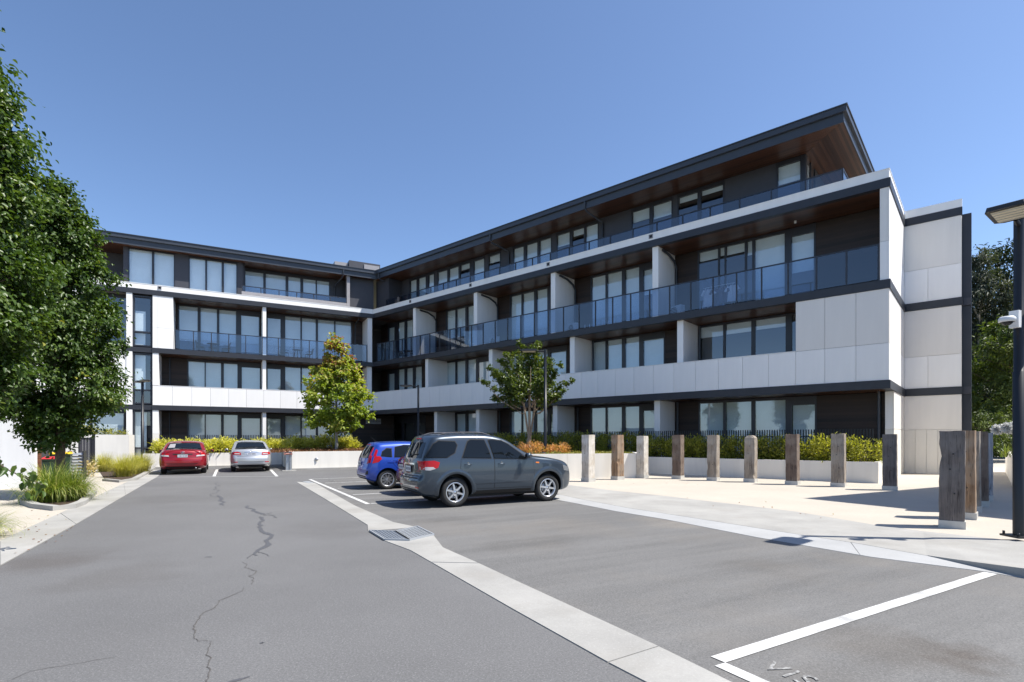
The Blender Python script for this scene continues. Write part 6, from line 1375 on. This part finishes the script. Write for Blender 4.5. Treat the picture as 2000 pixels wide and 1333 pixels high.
# --- sedans -------------------------------------------------------------------------------------------
def sedan(label, loc, heading, w, h, paint, kind):
    k = h/1.47
    sp = dict(w=w, belt=.93*k, sill=.28, tw=.36, xr=-1.02, xf=3.72, lr=.7, ar=.17, lf=.9, af=.28, wb=2.75 if kind == 'red' else 2.6, wr=.325, arch=.375, round=.11, crown_end=.10, crown_top=.04,
        top=[(-1.02,.52*k),(-1.015,.64*k),(-.985,.72*k),(-.955,.80*k),(-.93,.92*k),(-.90,1.01*k),(-.85,1.045*k),(-.60,1.07*k),(-.35,1.085*k),(-.10,1.17*k),(.25,1.34*k),(.50,1.415*k),(.9,1.465*k),(1.2,1.47*k),(1.5,1.445*k),(1.8,1.35*k),(2.2,1.13*k),(2.45,1.0*k),(2.8,.94*k),(3.2,.86*k),(3.5,.76*k),(3.66,.65*k),(3.72,.5*k)],
        bot=[(-1.02,.52*k),(-1.0,.36),(-.8,.27),(-.3,.23),(1.2,.22),(3.0,.22),(3.5,.25),(3.68,.34),(3.72,.5*k)])
    c = Car('parked_car', label, loc, heading, sp, paint); c.wheels(8, .21, 'split')
    hw = w/2; yt = hw - .17
    c.proj('window_trim', offset_poly([(-yt*.93,1.105*k),(yt*.93,1.105*k),(yt*.80,1.375*k),(yt*.55,1.40*k),(-yt*.55,1.40*k),(-yt*.80,1.375*k)], .02), 'rear', M['dark_in'], .003)
    c.proj('rear_window', [(-yt*.93,1.105*k),(yt*.93,1.105*k),(yt*.80,1.375*k),(yt*.55,1.40*k),(-yt*.55,1.40*k),(-yt*.80,1.375*k)], 'rear', M['carglass'], .006)
    sw = [[(.02,.99*k),(.32,.98*k),(.30,1.30*k),(.12,1.20*k)], [(.38,.98*k),(1.12,.965*k),(1.08,1.38*k),(.62,1.37*k),(.36,1.31*k)], [(1.18,.965*k),(2.18,.955*k),(1.95,1.12*k),(1.62,1.32*k),(1.40,1.385*k),(1.14,1.39*k)]]
    for p in sw: c.proj('side_window', p, 'side', M['carglass'], .006, sides=B)
    for p, hx in (([(.42,.40),(1.14,.36),(1.14,.94*k),(.36,.95*k),(.30,.80),(.40,.60)], .52), ([(1.16,.36),(2.20,.36),(2.24,.6),(2.22,.93*k),(1.16,.94*k)], 1.32)):
        c.proj('door_gap', offset_poly(p, .008), 'side', M['dark_in'], .0015, sides=B); dr = c.proj('door', p, 'side', paint, .004, sides=B); c.handle(hx, .84*k, dr)
    c.proj('windscreen', [(1.72,-.52),(2.36,-.62),(2.36,.62),(1.72,.52)], 'top', M['carglass'], .006)
    if kind == 'red':
        for s_ in B:
            c.proj('tail_light', [(s_*(hw-.38),.80*k),(s_*(hw-.05),.84*k),(s_*(hw-.08),.95*k),(s_*(hw-.22),.985*k),(s_*(hw-.40),.93*k)], 'rear', M['lamp_red'], .010)
            c.proj('tail_light', [(s_*(hw-.40),.80*k),(s_*(hw-.07),.83*k),(s_*(hw-.10),.885*k),(s_*(hw-.38),.87*k)], 'rear', M['lamp_clear'], .014)
        c.proj('plate_trim', [(-.36,.885*k),(.36,.885*k),(.38,.935*k),(-.38,.935*k)], 'rear', M['dark_in'], .006); c.plate(.835*k, .38, .115); c.emblem(.985*k, .055, 0, rings=3)
        sp_ = c.proj('spoiler', [(-.93,-.70),(-.80,-.72),(-.80,.72),(-.93,.70)], 'top', paint, .035)
        c.proj('bumper_lower', [(-.62,.30),(.62,.30),(.66,.36),(-.66,.36)], 'rear', M['dark_in'], .016)
        e = MB().lathe([(.02,-.06),(.035,-.06),(.035,.05),(.02,.05)], 12, 'y'); eo = e.build('exhaust', M['steel'], c.root, Matrix.Translation((-.95, -.5, .27)) @ Matrix.Rotation(math.pi/2, 4, 'Z'))
        c.proj('paper_note', [(.36,1.18),(.62,1.16),(.56,1.33),(.34,1.34)], 'rear', M['palegrey'], .0085)
    else:
        for s_ in B:
            c.proj('tail_light', [(s_*(hw-.44),.81*k),(s_*(hw-.06),.83*k),(s_*(hw-.09),.95*k),(s_*(hw-.28),.975*k),(s_*(hw-.42),.93*k)], 'rear', M['lamp_red'], .010)
            c.proj('tail_light', [(s_*(hw-.40),.845*k),(s_*(hw-.16),.86*k),(s_*(hw-.18),.905*k),(s_*(hw-.38),.90*k)], 'rear', M['lamp_clear'], .014)
            c.proj('reflector', [(s_*(hw-.30),.46),(s_*(hw-.12),.46),(s_*(hw-.12),.50),(s_*(hw-.30),.50)], 'rear', M['lamp_red'], .008)
        c.proj('plate_recess', [(-.28,.79*k),(.28,.79*k),(.33,.93*k),(-.33,.93*k)], 'rear', M['p_silver'], .004); c.plate(.865*k, .36, .115); c.emblem(1.0*k, .035, 0)
        c.proj('tailgate_trim', [(-.30,.935*k),(.30,.935*k),(.30,.955*k),(-.30,.955*k)], 'rear', M['chrome'], .010)
        c.proj('bumper_lower', [(-.55,.29),(.55,.29),(.60,.35),(-.60,.35)], 'rear', M['dark_in'], .016)
    c.proj('boot_gap', [(-.52*w,.755*k),(.52*w*.9,.755*k),(.52*w*.9,.763*k),(-.52*w,.763*k)] if False else [(-.60,.752*k),(.60,.752*k),(.60,.762*k),(-.60,.762*k)], 'rear', M['dark_in'], .004)
    c.mirror(2.10, .96*k)
    return c
hs_ = math.atan2(.8823, -.4709)
def behind(px, py, w):      # rear axle centre from where the rear tyres meet the ground
    p = Vector(G(px, py)); return p
sedan('shiny red sedan parked nose-in to the pale planter wall', Vector(at(360, 24.6)), hs_, 1.82, 1.45, M['p_red'], 'red')
sedan('silver sedan parked nose-in beside the red one', Vector(at(489.5, 26.4)), hs_, 1.76, 1.47, M['p_silver'], 'silver')
dr_ = sedan('dark red sedan almost hidden between the blue hatchback and the grey wagon', Vector((-2.24, 15.80)), hd, 1.74, 1.40, M['p_dred'], 'red')

# --- blue hatchback -------------------------------------------------------------------------------------
hb = dict(w=1.68, belt=.98, sill=.28, tw=.30, xr=-.64, xf=3.30, lr=.5, ar=.15, lf=.8, af=.26, wb=2.5, wr=.305, arch=.355, round=.11, crown_end=.08, crown_top=.035,
    top=[(-.64,.52),(-.635,.64),(-.60,.76),(-.575,.88),(-.53,1.02),(-.46,1.16),(-.36,1.32),(-.31,1.395),(-.26,1.43),(.0,1.455),(.5,1.475),(1.0,1.46),(1.3,1.42),(1.7,1.28),(2.1,1.09),(2.35,1.0),(2.7,.90),(3.0,.80),(3.2,.68),(3.30,.5)],
    bot=[(-.64,.52),(-.62,.36),(-.5,.28),(-.2,.24),(1.2,.22),(2.6,.22),(3.1,.25),(3.26,.34),(3.30,.5)])
p0 = Vector(G(757, 956.5)) + lf_*.80
c = Car('parked_car', 'bright blue hatchback parked in the bay beyond the grey wagon', p0, hd, hb, M['p_blue']); c.wheels(9, .215, 'split')
for p in ([(-.20,1.05),(.12,1.02),(.13,1.27),(-.02,1.28),(-.16,1.18)], [(.22,1.02),(.98,1.0),(.96,1.37),(.55,1.38),(.26,1.32)], [(1.04,1.0),(2.02,.98),(1.75,1.16),(1.40,1.34),(1.02,1.38)]):
    c.proj('window_trim', offset_poly(p, .02), 'side', M['dark_in'], .003, sides=B); c.proj('side_window', p, 'side', M['carglass'], .013, sides=B, res=.05)
for p, hx in (([(.40,.36),(1.0,.36),(1.0,.97),(.20,.98),(.18,.80),(.36,.60)], .34), ([(1.02,.36),(1.98,.36),(2.02,.6),(2.0,.95),(1.02,.97)], 1.2)):
    c.proj('door_gap', offset_poly(p, .008), 'side', M['dark_in'], .0015, sides=B); d_ = c.proj('door', p, 'side', c.paint, .004, sides=B); c.handle(hx, .90, d_)
c.proj('rear_window', [(-.60,.98),(.60,.98),(.52,1.35),(-.52,1.35)], 'rear', M['carglass'], .006); c.proj('tailgate_panel', [(-.50,.62),(.50,.62),(.54,.95),(-.54,.95)], 'rear', M['dark_in'], .004) if False else None
c.proj('tail_light', [(-.48,.82),(-.30,.86),(-.18,.96),(-.24,1.04),(-.40,1.05)], 'side', M['lamp_red'], .008, sides=B)
for s_ in B:
    c.proj('tail_light', [(s_*.60,.80),(s_*.76,.84),(s_*.74,1.05),(s_*.62,1.06)], 'rear', M['lamp_red'], .010); c.proj('tail_light', [(s_*.60,1.05),(s_*.69,1.05),(s_*.60,1.30),(s_*.545,1.30)], 'rear', M['lamp_red'], .010)
    c.proj('bumper_vent', [(s_*.56,.46),(s_*.72,.48),(s_*.72,.60),(s_*.66,.58)], 'rear', M['dark_in'], .006)
c.proj('tail_light', [(-.44,1.04),(-.36,1.04),(-.29,1.22),(-.34,1.26)], 'side', M['lamp_red'], .007, sides=B)
c.proj('bumper_lower', [(-.54,.30),(.54,.30),(.58,.42),(-.58,.42)], 'rear', M['dark_in'], .006); c.plate(.80, .36, .12); c.emblem(.92, .035, 0)
c.proj('high_brake_light', [(-.2,1.385),(.2,1.385),(.2,1.41),(-.2,1.41)], 'rear', M['lamp_red'], .010); c.proj('windscreen', [(1.42,-.52),(2.18,-.60),(2.18,.60),(1.42,.52)], 'top', M['carglass'], .006); c.mirror(1.98, 1.02)
MB().tube([(-.10,.0,1.45),(-.34,.0,1.65)], [.006,.003], 6).build('aerial', M['dark_in'], c.root)
c.proj('side_crease', [(.0,.845),(1.95,.775),(1.95,.785),(.0,.86)], 'side', c.paint, .012, sides=B)
